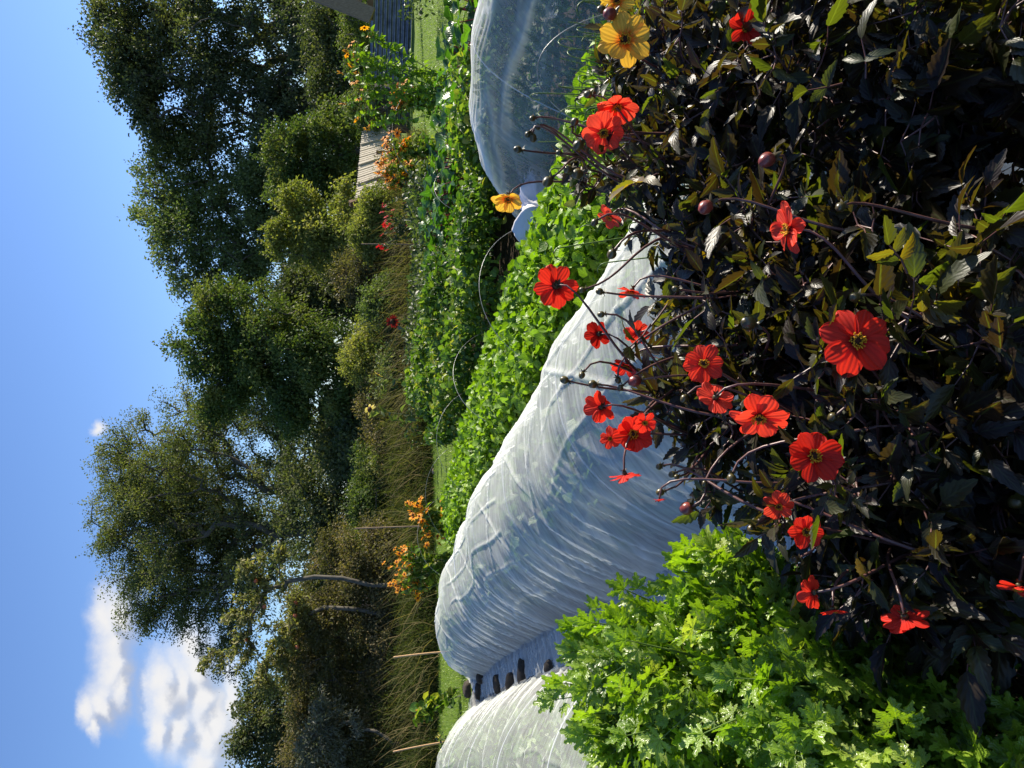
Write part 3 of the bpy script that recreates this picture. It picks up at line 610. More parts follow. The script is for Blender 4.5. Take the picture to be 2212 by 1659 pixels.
# ------------------------------------------------------------------ salad bed, vegetables, wire hoops
def offset_line(off, y0, y1, n=80):
    L, s = smooth_line(MAIN, 200); T = nrm(np.gradient(L, axis=0)); R = np.stack((T[:, 1], -T[:, 0]), -1); R = np.repeat(R.mean(0, keepdims=True), len(R), 0); R /= np.linalg.norm(R[0])
    Q = L + R * off; m = (Q[:, 1] > y0) & (Q[:, 1] < y1)
    return Q[m], R[m]
def salad():
    r = np.random.default_rng(71); Q, R = offset_line(1.22, 2.4, 10.4); n = 26000
    i = r.integers(0, len(Q), n); a = r.uniform(-1, 1, n)
    far = np.clip((Q[i, 1] - 3) / 8, 0, 1); hw = 0.56 + 0.06 * vnoise(Q[i, 1] * 1.3, 0.5)
    jit = r.normal(0, .04, (n, 2))
    P2 = Q[i] + R[i] * (a * hw)[:, None] + jit
    top = 0.44 * (1 - np.abs(a) ** 5 * 0.65) + 0.06 * fbm(P2[:, 0] * 2.2, P2[:, 1] * 2.2, 2.0, 3)
    z = top - np.abs(r.normal(0, .07, n)) - (r.random(n) < .2) * r.random(n) * 0.25
    P = np.column_stack((P2, np.maximum(z, 0.04)))
    mb = MB(); ch = r.integers(0, 3, n)
    nn = nrm(rdir(n, r) * 0.75 + np.array((0, 0, 0.8))); al = nrm(rdir(n, r) + np.array((0, 0, .15)))
    sz = r.uniform(.032, .085, n)
    for c in range(3): m = ch == c; mb.scatter(LEAFR[c], P[m], al[m], nn[m], sz[m], np.clip(r.normal(.5, .25, m.sum()), 0, 1))
    tag(mb.build('salad_crop', M['leaf_crop']), 'dense bright green round-leaved salad crop filling the long bed', 'salad crop', kind='stuff')
    # wire hoops over the salad bed
    def hoop(c, d, hw, H, label, group, lean=0.0, twist=0.0, rad=0.0022):
        th = np.linspace(0, pi, 44); d = np.array((d[0] * cos(twist) - d[1] * sin(twist), d[0] * sin(twist) + d[1] * cos(twist)))
        fwd = np.array((-d[1], d[0])); P = []
        for t in th:
            z = H * sin(t) ** 0.85; q = c + d * (-hw * cos(t)) + fwd * lean * z; P.append((q[0], q[1], z - 0.04))
        mb = MB(); mb.tube(P, rad, 6); o = mb.build('wire_hoop', M['wire'], origin=(c[0], c[1], 0)); tag(o, label, 'wire hoop', group)
    L, R = offset_line(1.42, 2.0, 13)
    labs = ['bare wire hoop nearest the yellow dahlia bloom, over the salad bed', 'second bare wire hoop from the near end of the salad bed', 'third bare wire hoop along the salad bed, before the lawn patch', 'bare wire hoop crossing in front of the lawn patch', 'farthest bare wire hoop of the salad bed, by the orange rudbeckias']
    for k, y in enumerate((5.75, 7.3, 8.9, 10.3, 11.6)):
        i = int(np.argmin(np.abs(L[:, 1] - y))); hoop(L[i], R[i], 0.72, 0.74, labs[k], 'bare wire hoops over the salad bed', 0.06 * sin(k * 2.1), 0.25 * sin(k * 1.7) + .1)
    hoop(np.array((3.25, 8.6)), np.array((.8, .6)), .55, .62, 'wire hoop over the red-stemmed chard behind the thin netting tunnel', 'wire hoops over the chard')
    hoop(np.array((2.35, 9.3)), np.array((.75, .66)), .6, .72, 'wire hoop between the chard and the tangle of vegetable leaves', 'wire hoops over the chard', .1)
    hoop(np.array((3.7, 11.6)), np.array((.9, .4)), 1.2, 1.1, 'tall thin wire hoop in front of the corrugated iron fence', 'wire hoops over the chard', .1)
    hoop(np.array((1.3, 3.2)), np.array((.9, -.3)), .32, .9, 'wire hoop standing behind the curly stalks next to the red dahlia blooms', 'wire hoops over the chard', .0)
    # tangle of vegetables between the salad bed and the lawn
    n = 22000; x = r.uniform(-1.6, 3.0, n * 2); y = r.uniform(7.1, 13.2, n * 2)
    Ls, Rs = offset_line(2.05, 2, 14); xl = np.interp(y, Ls[:, 1], Ls[:, 0]); Lc, _ = offset_line(4.3, 2, 14); xr = np.interp(y, Lc[:, 1], Lc[:, 0])
    m = (x > xl) & (x > -.07 * y - .05) & (x < xr) & ~((x > xr - .3) & (r.random(2 * n) < .5)) & (y < 12.2 + .6 * vnoise(x * 1.5, 3.3)); x, y = x[m][:n], y[m][:n]; n = len(x)
    hgt = 0.5 + 0.45 * fbm(x * 1.5, y * 1.5, 5.0, 3) + 0.12 * np.clip((y - 9) / 3, 0, 1); hgt *= np.clip((x - np.interp(y, Ls[:, 1], Ls[:, 0])) / .35 + .25, .2, 1)
    z = np.maximum(hgt - np.abs(r.normal(0, .13, n)), .03)
    pn = vnoise(x * 1.3 + 9, y * 1.3, 8.0); P = np.column_stack((x, y, z)); ch = r.integers(0, 3, n)
    rn = np.clip(.35 + .3 * pn + r.normal(0, .2, n), 0, 1); rn[(r.random(n) < .06)] = 1.0; rn = np.clip(rn + .25 * (vnoise(x * .9, y * .9, 12.0) > .35), 0, 1)
    M['leaf_veg'] = leafmat('leaf_veg', [(0.035, 0.08, 0.014), (0.085, 0.165, 0.02), (0.17, 0.25, 0.03), (0.34, 0.33, 0.05)], tf=0.42, rough=0.36, bump=0.4)
    mb = MB(); sz = r.uniform(.035, .105, n)
    tp = [LEAFR[0], leaf_tpl(6, .6, .3, .2, .3, .8, .9), leaf_tpl(4, .5, 0, .2, .5)]
    for c in range(3): k = ch == c; mb.scatter(tp[c], P[k], nrm(rdir(k.sum(), r) + np.array((0, 0, -.1))), nrm(rdir(k.sum(), r) * .8 + np.array((0, 0, .6))), sz[k], rn[k])
    tag(mb.build('vegetable_foliage', M['leaf_veg']), 'tangled green and yellowing vegetable leaves beyond the salad bed', 'foliage', kind='stuff')
    # red-stemmed chard plants, one object each
    M['leaf_chard'] = leafmat('leaf_chard', [(0.03, 0.085, 0.015), (0.07, 0.16, 0.02), (0.14, 0.26, 0.03)], trans=(1.2, 1.5, .4), tf=0.42, rough=0.28, spec=.6, bump=0.6, rib=.5)
    M['chard_stem'] = plainmat('chard_stem', (0.2, 0.012, 0.02), (0.36, 0.03, 0.04), 20, .4, .4, .1)
    big = [leaf_tpl(7, .62, 0, .16, d, .62, .7, .16, 0, k) for k, d in enumerate((.3, .55, .8))]
    k = 0
    Lc, Rc = offset_line(4.7, 4, 14)
    for y in np.arange(6.8, 11.2, .5):
        for sft in (-.25, .35):
            i = int(np.argmin(np.abs(Lc[:, 1] - y))); c = np.array((*(Lc[i] + Rc[i] * (sft + r.normal(0, .06))), 0)); 
            T = thing('chard_plant', c, 'glossy green chard with red stems in the row behind the thin netting tunnel', 'chard', 'chard plants in a row')
            sm, lm = MB(), MB(); nl = 18
            for j in range(nl):
                th = r.uniform(0, 2 * pi); out = np.array((cos(th), sin(th), 0)); l = r.uniform(.34, .62); tl = r.uniform(.15, .6)
                tip = c + out * l * tl + np.array((0, 0, l)); pl = np.array([c + out * .03, c + out * l * tl * .4 + np.array((0, 0, l * .55)), tip])
                sm.tube(pl, (.009, .007, .005), 5); a = nrm(out * (.5 + tl) + np.array((0, 0, .7)))
                lm.scatter(big[j % 3], tip[None], a[None], nrm(np.array((0, 0, 1.0)) - a * a[2] + r.normal(0, .25, 3))[None], r.uniform(.17, .28), r.random())
            sm.build('stem', M['chard_stem'], T); lm.build('leaves', M['leaf_chard'], T); k += 1
salad()

# ------------------------------------------------------------------ meadow grass and the flower border behind
def border():
    r = np.random.default_rng(81)
    M['drygrass'] = leafmat('drygrass', [(0.045, 0.062, 0.02), (0.09, 0.098, 0.032), (0.19, 0.145, 0.07)], tf=.42, rough=.8, spec=.1, bump=0, rib=0)
    mb = MB(); n = 42000; x = r.uniform(-9.5, 5.5, n); y = np.clip(16.6 + .35 * x, 14.9, 17.2) + 4.5 * r.random(n)
    h = (0.95 + 0.5 * fbm(x * .8, y * .5, 1.0, 3)) * r.uniform(.6, 1.25, n); h *= np.where(x > 1.5, .85, 1.0)
    h *= np.clip(.35 + (y - np.clip(16.6 + .35 * x, 14.9, 17.2)) / 2.2 + .35 * vnoise(x * 1.7, y * .8, 6.0), .22, 1.15)
    P = np.column_stack((x, y, np.full(n, .03))); al = nrm(np.column_stack((r.normal(-.25, .5, n), r.normal(0, .4, n), np.ones(n))))
    h *= np.where(x < 1.2, .74, .9); h *= np.clip(1 + .55 * vnoise(x * 2.6, y * 1.2, 2.5), .3, 1.5); RN = np.clip(.2 + .09 * x + .3 * vnoise(x * 1.2, y, 9.0) + r.normal(0, .2, n), 0, 1)
    mb.scatter(HAIR, P, al, rdir(n, r), h, np.clip(RN + .3, 0, 1))
    k = 2400; xs = np.where(r.random(k) < .35, r.uniform(-9, 0, k), r.uniform(-.5, 3.8, k)); ys = np.clip(16.2 + .35 * xs, 14.6, 16.9) + 2.2 * r.random(k)
    mb.scatter((BLADE[0] * np.array((0.016, 1, 1.6)), BLADE[1], BLADE[2]), np.column_stack((xs, ys, np.full(k, .03))), nrm(np.column_stack((r.normal(-.25, .6, k), r.normal(-.1, .35, k), np.ones(k)))), nrm(np.column_stack((r.normal(1, .4, k), r.normal(0, .5, k), np.zeros(k)))), r.uniform(.5, 1.25, k), r.uniform(.45, 1, k))
    # seed heads and side leaves break up the outline
    m = 150000; i = r.integers(0, n, m); Q = P[i] + al[i] * (h[i] * r.uniform(.3, 1.0, m))[:, None] + r.normal(0, .05, (m, 3))
    mb.scatter(NARROW, Q, nrm(al[i] + r.normal(0, .7, (m, 3))), rdir(m, r), r.uniform(.035, .09, m), RN[i])
    tag(mb.build('meadow_grass', M['drygrass']), 'tall dry brownish meadow grass along the back of the garden', 'grass', kind='stuff')
    M['leaf_border'] = leafmat('leaf_border', [(0.035, 0.06, 0.022), (0.07, 0.1, 0.035), (0.14, 0.17, 0.06)], tf=.4, rough=.4, bump=.3)
    M['stemgreen'] = plainmat('stemgreen', (0.05, 0.08, 0.025), (0.1, 0.12, 0.04), 20, .6, .3, .1)
    M['orange'] = petalmat('orange', (0.9, 0.4, 0.015), (0.75, 0.2, 0.01), (.1, .6), (1.1, .9, .5))
    M['yellow'] = petalmat('yellow', (0.92, 0.44, 0.02), (0.75, 0.24, 0.01), (.0, .5), (1.1, 1., .5))
    M['paleyellow'] = petalmat('paleyellow', (0.85, 0.72, 0.12), (0.85, 0.6, 0.05), (.0, .5), (1.1, 1., .5))
    M['redflower'] = petalmat('redflower', (0.62, 0.02, 0.03), (0.5, 0.02, 0.02), (0, .5), (1.2, .8, .8))
    M['darkred'] = petalmat('darkred', (0.2, 0.02, 0.01), (0.06, 0.01, 0.01), (0, .6), (1.3, .8, .6))
    M['cone'] = plainmat('cone', (0.03, 0.015, 0.008), (0.09, 0.04, 0.015), 200, .8, .2, .6, dist=.002)
    pet = leaf_tpl(4, .36, 0, .08, .25, .9, .7)
    def bloom(parent, p, f, d, mat, npet=11, cone=.3, up=.12):
        f = nrm(np.asarray(f, float)); a = nrm(np.cross(f, (0.3, 0.2, 0.93))); b = np.cross(f, a)
        th = np.arange(npet) / npet * 2 * pi + r.normal(0, .1, npet); al = np.cos(th)[:, None] * a + np.sin(th)[:, None] * b + f * up + r.normal(0, .1, (npet, 3))
        mb = MB(); mb.scatter(pet, p + al * d * .06, al, np.repeat(f[None], npet, 0), d / 2 * r.uniform(.85, 1.08, npet), r.random(npet))
        o = mb.build('flower', mat, parent)
        c = MB(); uv_ball(c, p + f * d * .03, d * cone * .5, 8, 6, .8); sub('flower_centre', c, M['cone'], o)
    def flowering(name, label, cat, base, heads, mat, d, group=None, nleaf=260, leaf=.09, npet=11, spread=.28, seed=1, leafz=(.05, .8), cone=.3, tpl=None, leafm=None, face=(0.65, -.3, .5)):
        q = np.random.default_rng(seed); T = thing(name, (base[0], base[1], 0), label, cat, group); B = np.array((base[0], base[1], 0))
        if name == 'rudbeckia_plant': nleaf *= 2.2; leaf *= 1.25; leafm = M['leaf_veg']; leafz = (.1, .9)
        sm = MB(); lp, la = [], []
        for hd in heads:
            hd = np.asarray(hd); b = B + np.append(q.normal(0, spread * .3, 2), 0); mid = b * .45 + hd * .55 + np.append(q.normal(0, .04, 2), .06); c = np.array([b, b * .7 + mid * .3 + (0, 0, .06), mid, mid * .4 + hd * .6 + (0, 0, .02), hd])
            sm.tube(c, (.007, .006, .005, .004, .003), 4)
            k = max(3, int(nleaf // len(heads))); fz = q.uniform(*leafz, k); lp.append(np.stack([np.interp(fz, (0, .3, .55, .8, 1), c[:, j]) for j in range(3)], -1) + q.normal(0, .025, (k, 3)))
        sm.build('stems', M['stemgreen'], T)
        Lp = np.vstack(lp); k = len(Lp); lm = MB(); al = nrm(rdir(k, q) + np.array((0, 0, .25)))
        lm.scatter(tpl or LEAF_SMALL, Lp, al, nrm(rdir(k, q) * .6 + np.array((0, 0, .8))), leaf * q.uniform(.6, 1.4, k), q.random(k)); lm.build('leaves', leafm or M['leaf_border'], T)
        if name == 'rudbeckia_plant': heads = list(heads) + [h + q.normal(0, .07, 3) for h in heads] + [h + q.normal(0, .1, 3) - (0, 0, .06) for h in heads[::2]]; d = d * 1.15
        for hd in heads: bloom(T, np.asarray(hd), np.array(face) + q.normal(0, .35, 3), d * q.uniform(.8, 1.15), mat, npet, cone)
        return T
    def px(lst, t): return [at(X, Y, t + r.normal(0, .12)) for X, Y in lst]
    # orange rudbeckias
    flowering('rudbeckia_plant', 'orange rudbeckia in front of the thin stake, right next to the lawn patch', 'rudbeckia', atz(975, 1130, 0)[:2] * .9, px([(886, 1088), (888, 1105), (900, 1092), (908, 1110), (915, 1100), (905, 1125), (912, 1135), (920, 1142), (925, 1130), (931, 1117), (952, 1095), (958, 1110), (960, 1150), (962, 1165), (898, 1110), (925, 1150), (893, 1118), (915, 1160)], 12), M['orange'], .1, 'orange rudbeckias by the lawn', seed=91)
    flowering('rudbeckia_plant', 'orange rudbeckia leaning towards the long netting tunnel, in front of an apple trunk', 'rudbeckia', atz(975, 1215, 0)[:2] * .88, px([(880, 1180), (873, 1188), (862, 1196), (868, 1206), (878, 1205), (885, 1213), (872, 1218), (857, 1214), (880, 1222), (891, 1230), (862, 1229), (842, 1225), (852, 1255), (866, 1252), (880, 1245), (843, 1262), (870, 1270), (875, 1281), (885, 1268), (918, 1227), (903, 1258), (908, 1275)], 12), M['orange'], .09, 'orange rudbeckias by the lawn', 330, seed=92)
    flowering('rudbeckia_plant', 'orange rudbeckia at the foot of the sunflower bush', 'rudbeckia', at(960, 215, 13)[:2], px([(858, 185), (850, 195), (848, 205), (858, 210), (868, 212), (847, 218), (862, 225), (878, 200), (890, 190), (872, 235), (852, 230), (880, 222), (900, 210)], 13), M['orange'], .125, 'orange rudbeckias in the back border', seed=93)
    flowering('rudbeckia_plant', 'orange rudbeckia in front of the slatted wooden fence panel', 'rudbeckia', at(950, 320, 14)[:2], px([(832, 298), (832, 310), (836, 318), (838, 330), (868, 312), (873, 318), (880, 300), (858, 340), (852, 345), (825, 335), (816, 352), (862, 330), (868, 322)], 14), M['orange'], .14, 'orange rudbeckias in the back border', seed=94)
    flowering('rudbeckia_plant', 'orange rudbeckia near the leaning end beam of the slatted fence', 'rudbeckia', at(950, 370, 14.5)[:2], px([(828, 355), (820, 372), (818, 362), (838, 388), (842, 392), (846, 400), (836, 380), (874, 370), (888, 360), (868, 405), (834, 366), (880, 378)], 14.5), M['orange'], .14, 'orange rudbeckias in the back border', seed=95)
    # sunflower bush and single sunflowers
    flowering('sunflower_plant', 'tall branching sunflower bush with small golden heads in front of the corrugated iron fence', 'sunflower', at(985, 190, 11)[:2], px([(758, 95), (747, 110), (763, 120), (772, 130), (758, 140), (735, 157), (772, 158), (765, 178), (783, 192), (775, 214), (740, 224), (770, 258), (800, 266), (792, 278), (750, 118), (787, 60), (800, 75)], 11), M['yellow'], .12, None, 1150, .09, 14, .5, 96, (.22, .97), .34, leaf_tpl(4, .55, 0, .2, .4), M['leaf_crop'])
    flowering('sunflower_plant', 'single pale yellow sunflower in front of the dark ivy-clad tree', 'sunflower', at(930, 900, 14)[:2], px([(799, 885)], 14), M['paleyellow'], .24, None, 16, .2, 16, .1, 97, (.4, .85), .5, leaf_tpl(4, .6, 0, .2, .5), face=(.1, -.9, .3))
    flowering('sunflower_plant', 'pale yellow sunflower turned sideways beside the ivy column', 'sunflower', at(930, 845, 15)[:2], px([(817, 809)], 15), M['paleyellow'], .17, None, 14, .16, 14, .1, 98, (.3, .85), .4, leaf_tpl(4, .6, 0, .2, .5), face=(-.9, -.1, .3))
    flowering('sunflower_plant', 'dark red sunflower standing in the dry grass', 'sunflower', at(930, 700, 14)[:2], px([(848, 694)], 14), M['darkred'], .25, None, 14, .16, 16, .1, 99, (.3, .85), .45, leaf_tpl(4, .6, 0, .2, .5), face=(.1, -.9, .3))
    flowering('dahlia_clump', 'clump of small crimson pompon dahlias in the back border', 'dahlia', at(960, 480, 14.5)[:2], px([(826, 443), (831, 445), (825, 458), (834, 468), (832, 478), (830, 486), (836, 489), (840, 486), (846, 466), (848, 454), (845, 476), (833, 494), (846, 494), (849, 503), (825, 507), (876, 488), (872, 438), (816, 531), (824, 534), (834, 528), (835, 540)], 14.5), M['redflower'], .1, None, 700, .08, 12, .9, 100, (.1, .9), .2)
    flowering('yellow_flower_clump', 'low clump of pale yellow petunias at the foot of the second bamboo cane', 'flowers', atz(985, 1610, 0)[:2] * .86, px([(947, 1591), (953, 1600), (960, 1608), (958, 1615), (963, 1598), (955, 1620), (962, 1627), (944, 1588)], 12), M['paleyellow'], .1, None, 160, .07, 6, .2, 101, (.2, .95), .2)
    flowering('nasturtium_plant', 'drooping leafy plant with orange blooms tangled round the first bamboo cane', 'flowers', atz(985, 1500, 0)[:2] * .93, px([(903, 1532), (910, 1528), (905, 1540), (912, 1545), (900, 1548)], 12), M['orange'], .08, None, 130, .13, 10, .25, 102, (.2, .95), .2, LEAFR[0], M['leaf_veg'])
    # leafy perennials that fill the border in front of the meadow grass
    n = 12000; x = r.uniform(-1.2, 7.5, n); y = r.uniform(12.6, 15.6, n); h = np.clip(.55 + .35 * fbm(x * 1.1, y, 4.0, 3), .1, 1.1)
    z = np.maximum(h - np.abs(r.normal(0, .2, n)), .03); keep = (x > .2 + .3 * vnoise(y, 2.)) | (y > 15.3); keep &= ~((x > 3.6) & (y < 17.6) & (x < 7)); x, y, z = x[keep], y[keep], z[keep]; n = len(x)
    mb = MB(); mb.scatter(LEAF_SMALL, np.column_stack((x, y, z)), nrm(rdir(n, r) + np.array((0, 0, .4))), nrm(rdir(n, r) + np.array((0, 0, .6))), r.uniform(.05, .12, n), np.clip(r.normal(.5, .25, n) + .2 * vnoise(x, y), 0, 1))
    tag(mb.build('border_foliage', M['leaf_border']), 'mixed leafy perennials filling the back flower border', 'foliage', kind='stuff')
    # canes and stakes
    def rod(name, label, a, b, rad, mat, group=None):
        a, b = np.asarray(a), np.asarray(b); mb = MB(); f = np.linspace(0, 1, 9)[:, None]; mb.tube(a + (b - a) * f + np.sin(f * pi) * (.012, .004, 0), rad, 8, cap=True)
        tag(mb.build(name, M[mat], origin=a), label, 'garden cane', group)
    def stand(X, Y, t): p = at(X, Y, t); return np.array((p[0], p[1], 0.0))
    p = at(850, 1420, 12); rod('bamboo_cane', 'orange-brown bamboo cane with a plant tied to it, behind the end of the long tunnel', (p[0] + .03, p[1], -.1), p, .014, 'cane', 'bamboo canes at the far ends of the tunnels')
    p = at(849, 1624, 12); rod('bamboo_cane', 'orange-brown bamboo cane rising through pale yellow flowers behind the shadowed tunnel', (p[0] + .1, p[1], -.1), p, .013, 'cane', 'bamboo canes at the far ends of the tunnels')
    p = at(766, 1142, 12.4); rod('garden_stake', 'long thin grey-brown stake rising out of the orange rudbeckias', (p[0] - .02, p[1], -.1), p, .012, 'greywood')
    p = at(780, 527, 15); rod('garden_stake', 'thin pale stake among the crimson dahlias', (p[0] + .02, p[1], -.1), p, .01, 'greywood')
    for k, (X, Y, a) in enumerate(((924, 981, .1), (929, 1056, .06), (936, 1018, .06))):
        p = atz(X, Y, .06); mb = MB(); D = np.array((a, a * .5, .03)); uv_ball(mb, (0, 0, 0), 1.0, 9, 6); mb.v = [v * D for v in mb.v]
        o = mb.build('bark_chip', M['chip'], origin=(0, 0, 0)); o.location = p
        tag(o, ('long pinkish bark chip on the lawn patch', 'small pale bark chip on the lawn near the orange flowers', 'small yellowish fallen fruit on the lawn patch')[k], 'bark chip')
border()

# ------------------------------------------------------------------ lean-to, corrugated fence, timber frame
def built():
    # low lean-to roof of pale slats with battens, on a brick base
    A = at(783, 276, 23.2); B = at(768, 438, 20.0); C = at(848, 408, 20.3); D = at(842, 262, 23.4)
    T = thing('slatted_fence', ((A + C) / 2 * np.array((1, 1, 0))), 'weathered fence panel of narrow upright wooden slats with battens and a slanting brown end beam', 'fence')
    n = nrm(np.cross(B - A, D - A)); n = n if n[1] < 0 else -n
    mb = MB(); k = 34
    for i in range(k):
        f = (i + .5) / k; p0 = A + (B - A) * f; p1 = D + (C - D) * f; y = nrm(p1 - p0); x = nrm(np.cross(y, n)); w = np.linalg.norm((B - A)) / k * .3
        mb.box((p0 + p1) / 2 + n * .004 * (i % 3), (x, y, n), (w, np.linalg.norm(p1 - p0) / 2, .012), .5)
    mb.build('slats', M['palewood'], T, False)
    for f in (.0, .27, .55, .8):
        p0 = A + (B - A) * f; p1 = D + (C - D) * f; y = nrm(p1 - p0); x = nrm(np.cross(y, n)); mb = MB(); mb.box((p0 + p1) / 2 + n * .045, (x, y, n), (.025, np.linalg.norm(p1 - p0) / 2, .022)); mb.build('batten', M['palewood'], T, False)
    y = nrm(C - B); x = nrm(np.cross(y, n)); mb = MB(); mb.box((B + C) / 2 - x * .0 + n * .02, (x, y, n), (.06, np.linalg.norm(C - B) / 2 + .15, .07)); mb.build('end_beam', M['brownwood'], T, False)
    for f in (.12, .5, .9):
        p = D + (C - D) * f; mb = MB(); mb.box((p[0], p[1] + .12, p[2] / 2 + .2), np.eye(3), (.06, .06, p[2] / 2 + .2)); mb.build('post', M['brownwood'], T, False)
    # corrugated iron fence, ridges lying level
    def sheet(P0, P1, z0, z1, seed):
        nu, nv = 30, 90; u = np.linspace(0, 1, nu)[:, None]; v = np.linspace(0, 1, nv)[None]
        d = nrm((P1 - P0) * (1, 1, 0)); nn = np.array((d[1], -d[0], 0))
        c = .022 * np.sin(v * (z1 - z0) / .12 * 2 * pi) + .01 * fbm(u * 3 + seed, v * 2)
        V = (P0 * (1, 1, 0))[None, None] + (P1 - P0)[None, None] * (1, 1, 0) * u[..., None] + nn * c[..., None]; V = V + np.array((0, 0, 1)) * (z0 + (z1 - z0) * v + .03 * sin(seed) * u)[..., None]
        mb = MB(); mb.grid(V); return mb
    a, b, c = at(850, -40, 21.5), at(850, 175, 22.5), at(835, 268, 24)
    T = thing('corrugated_fence', (b[0], b[1], 0), 'low fence of dark corrugated iron sheets behind the sunflower bush', 'fence')
    for k, (p, q, z0, z1) in enumerate(((a, b, .04, 1.15), (b + (-.1, .25, 0), c, .04, 1.0))):
        o = sheet(p, q, z0, z1, k + 1).build('sheet', M['iron'], T); md = o.modifiers.new('thick', 'SOLIDIFY'); md.thickness = .004
    for p in (a, b, c):
        mb = MB(); mb.box((p[0], p[1] + .08, .58), np.eye(3), (.045, .045, .58)); mb.build('post', M['greywood'], T, False)
    # timber frame in the corner: a leaning plank, a post, rails
    t = 19.0; p0, p1 = at(648, -28, t), at(800, 32, t)
    T = thing('timber_frame', (p1[0], p1[1], 0), 'grey weathered timber frame with a slanting plank at the garden edge', 'timber frame')
    y = nrm(p1 - p0); x = nrm(np.cross(y, (0, 1, 0))); mb = MB(); mb.box((p0 + p1) / 2, (x, y, np.cross(x, y)), (.19, np.linalg.norm(p1 - p0) / 2 + .05, .04)); mb.build('plank', M['greywood'], T, False)
    q = at(800, 12, t + .1); mb = MB(); mb.box((q[0] + .45, q[1] + .08, q[2]), np.eye(3), (.75, .05, .07)); mb.build('rail', M['brownwood'], T, False)
    mb = MB(); mb.box((q[0] + .75, q[1] + .2, q[2] / 2), np.eye(3), (.06, .06, q[2] / 2)); mb.build('post', M['brownwood'], T, False)
    q2 = at(770, -20, t + .2); mb = MB(); mb.box((q2[0] + .25, q2[1] + .05, q2[2]), np.eye(3), (.5, .03, .12)); mb.build('board', M['greywood'], T, False)
built()

# ------------------------------------------------------------------ dahlias
M['petal_red'] = petalmat('petal_red', (0.82, 0.035, 0.018), (0.5, 0.01, 0.01), (0.0, 0.35), (1.15, 1.1, 0.9), 0.42, ((0.6, 0.5, 0.6), (1, 1.1, 1.1), (1.08, 2.6, 2.6)))
M['petal_yellow'] = petalmat('petal_yellow', (0.88, 0.56, 0.07), (0.86, 0.2, 0.02), (0.05, 0.42), (1.1, 1.0, 0.6), 0.4)
M['dleaf'] = leafmat('dahlia_leaf', [(0.013, 0.007, 0.006), (0.021, 0.016, 0.008), (0.028, 0.038, 0.009), (0.09, 0.055, 0.010)], trans=(5.2, 5.6, .8), tf=0.36, rough=0.42, spec=0.5, bump=0.14, veins=5, rib=.3)
M['dstem'] = plainmat('dahlia_stem', (0.055, 0.022, 0.02), (0.16, 0.075, 0.065), 40, .38, .55, .1)
M['anther'] = plainmat('anther', (0.5, 0.22, 0.01), (0.75, 0.42, 0.03), 90, .7, .2, .2)
M['disc'] = plainmat('disc', (0.02, 0.008, 0.006), (0.07, 0.02, 0.008), 400, .8, .2, .5, dist=.001)
M['calyx'] = plainmat('calyx', (0.03, 0.022, 0.012), (0.09, 0.075, 0.02), 60, .45, .5, .2, dist=.002)
M['bud'] = plainmat('bud', (0.035, 0.03, 0.008), (0.11, 0.085, 0.02), 30, .35, .6, .1, dist=.002)
M['bud_red'] = plainmat('bud_red', (0.1, 0.018, 0.014), (0.28, 0.05, 0.03), 90, .35, .6, .1, dist=.002)

def petal_grid(L, W, cup, curl, seed):
    r = np.random.default_rng(seed); nu, nv = 13, 9; v = np.sin(np.linspace(0, pi / 2, nu))[:, None]; u = np.linspace(-1, 1, nv)[None]
    w = W / 2 * (.3 + .7 * np.sin(pi / 2 * np.clip(v / .66, 0, 1))) * np.sqrt(np.clip(1 - (np.clip(v - .62, 0, 1) / .385) ** 2.6, .0004, 1))
    x = u * w; y = L * (v + .0 * u) - L * .05 * (np.abs(u) ** 2) * v ** 6 * (1 + .6 * np.cos(u * 7 + seed))
    z = cup * W * u ** 2 * (.4 + .6 * (1 - v)) + curl * L * v ** 2 + .018 * L * np.sin(u * 6 + seed) * v + .03 * L * r.normal() * u * v
    V = np.stack((x + 0 * v, y, z + 0 * x), -1); lc = np.stack((u + 0 * v, v + 0 * u, 0 * u * v + r.random()), -1)
    return V, lc
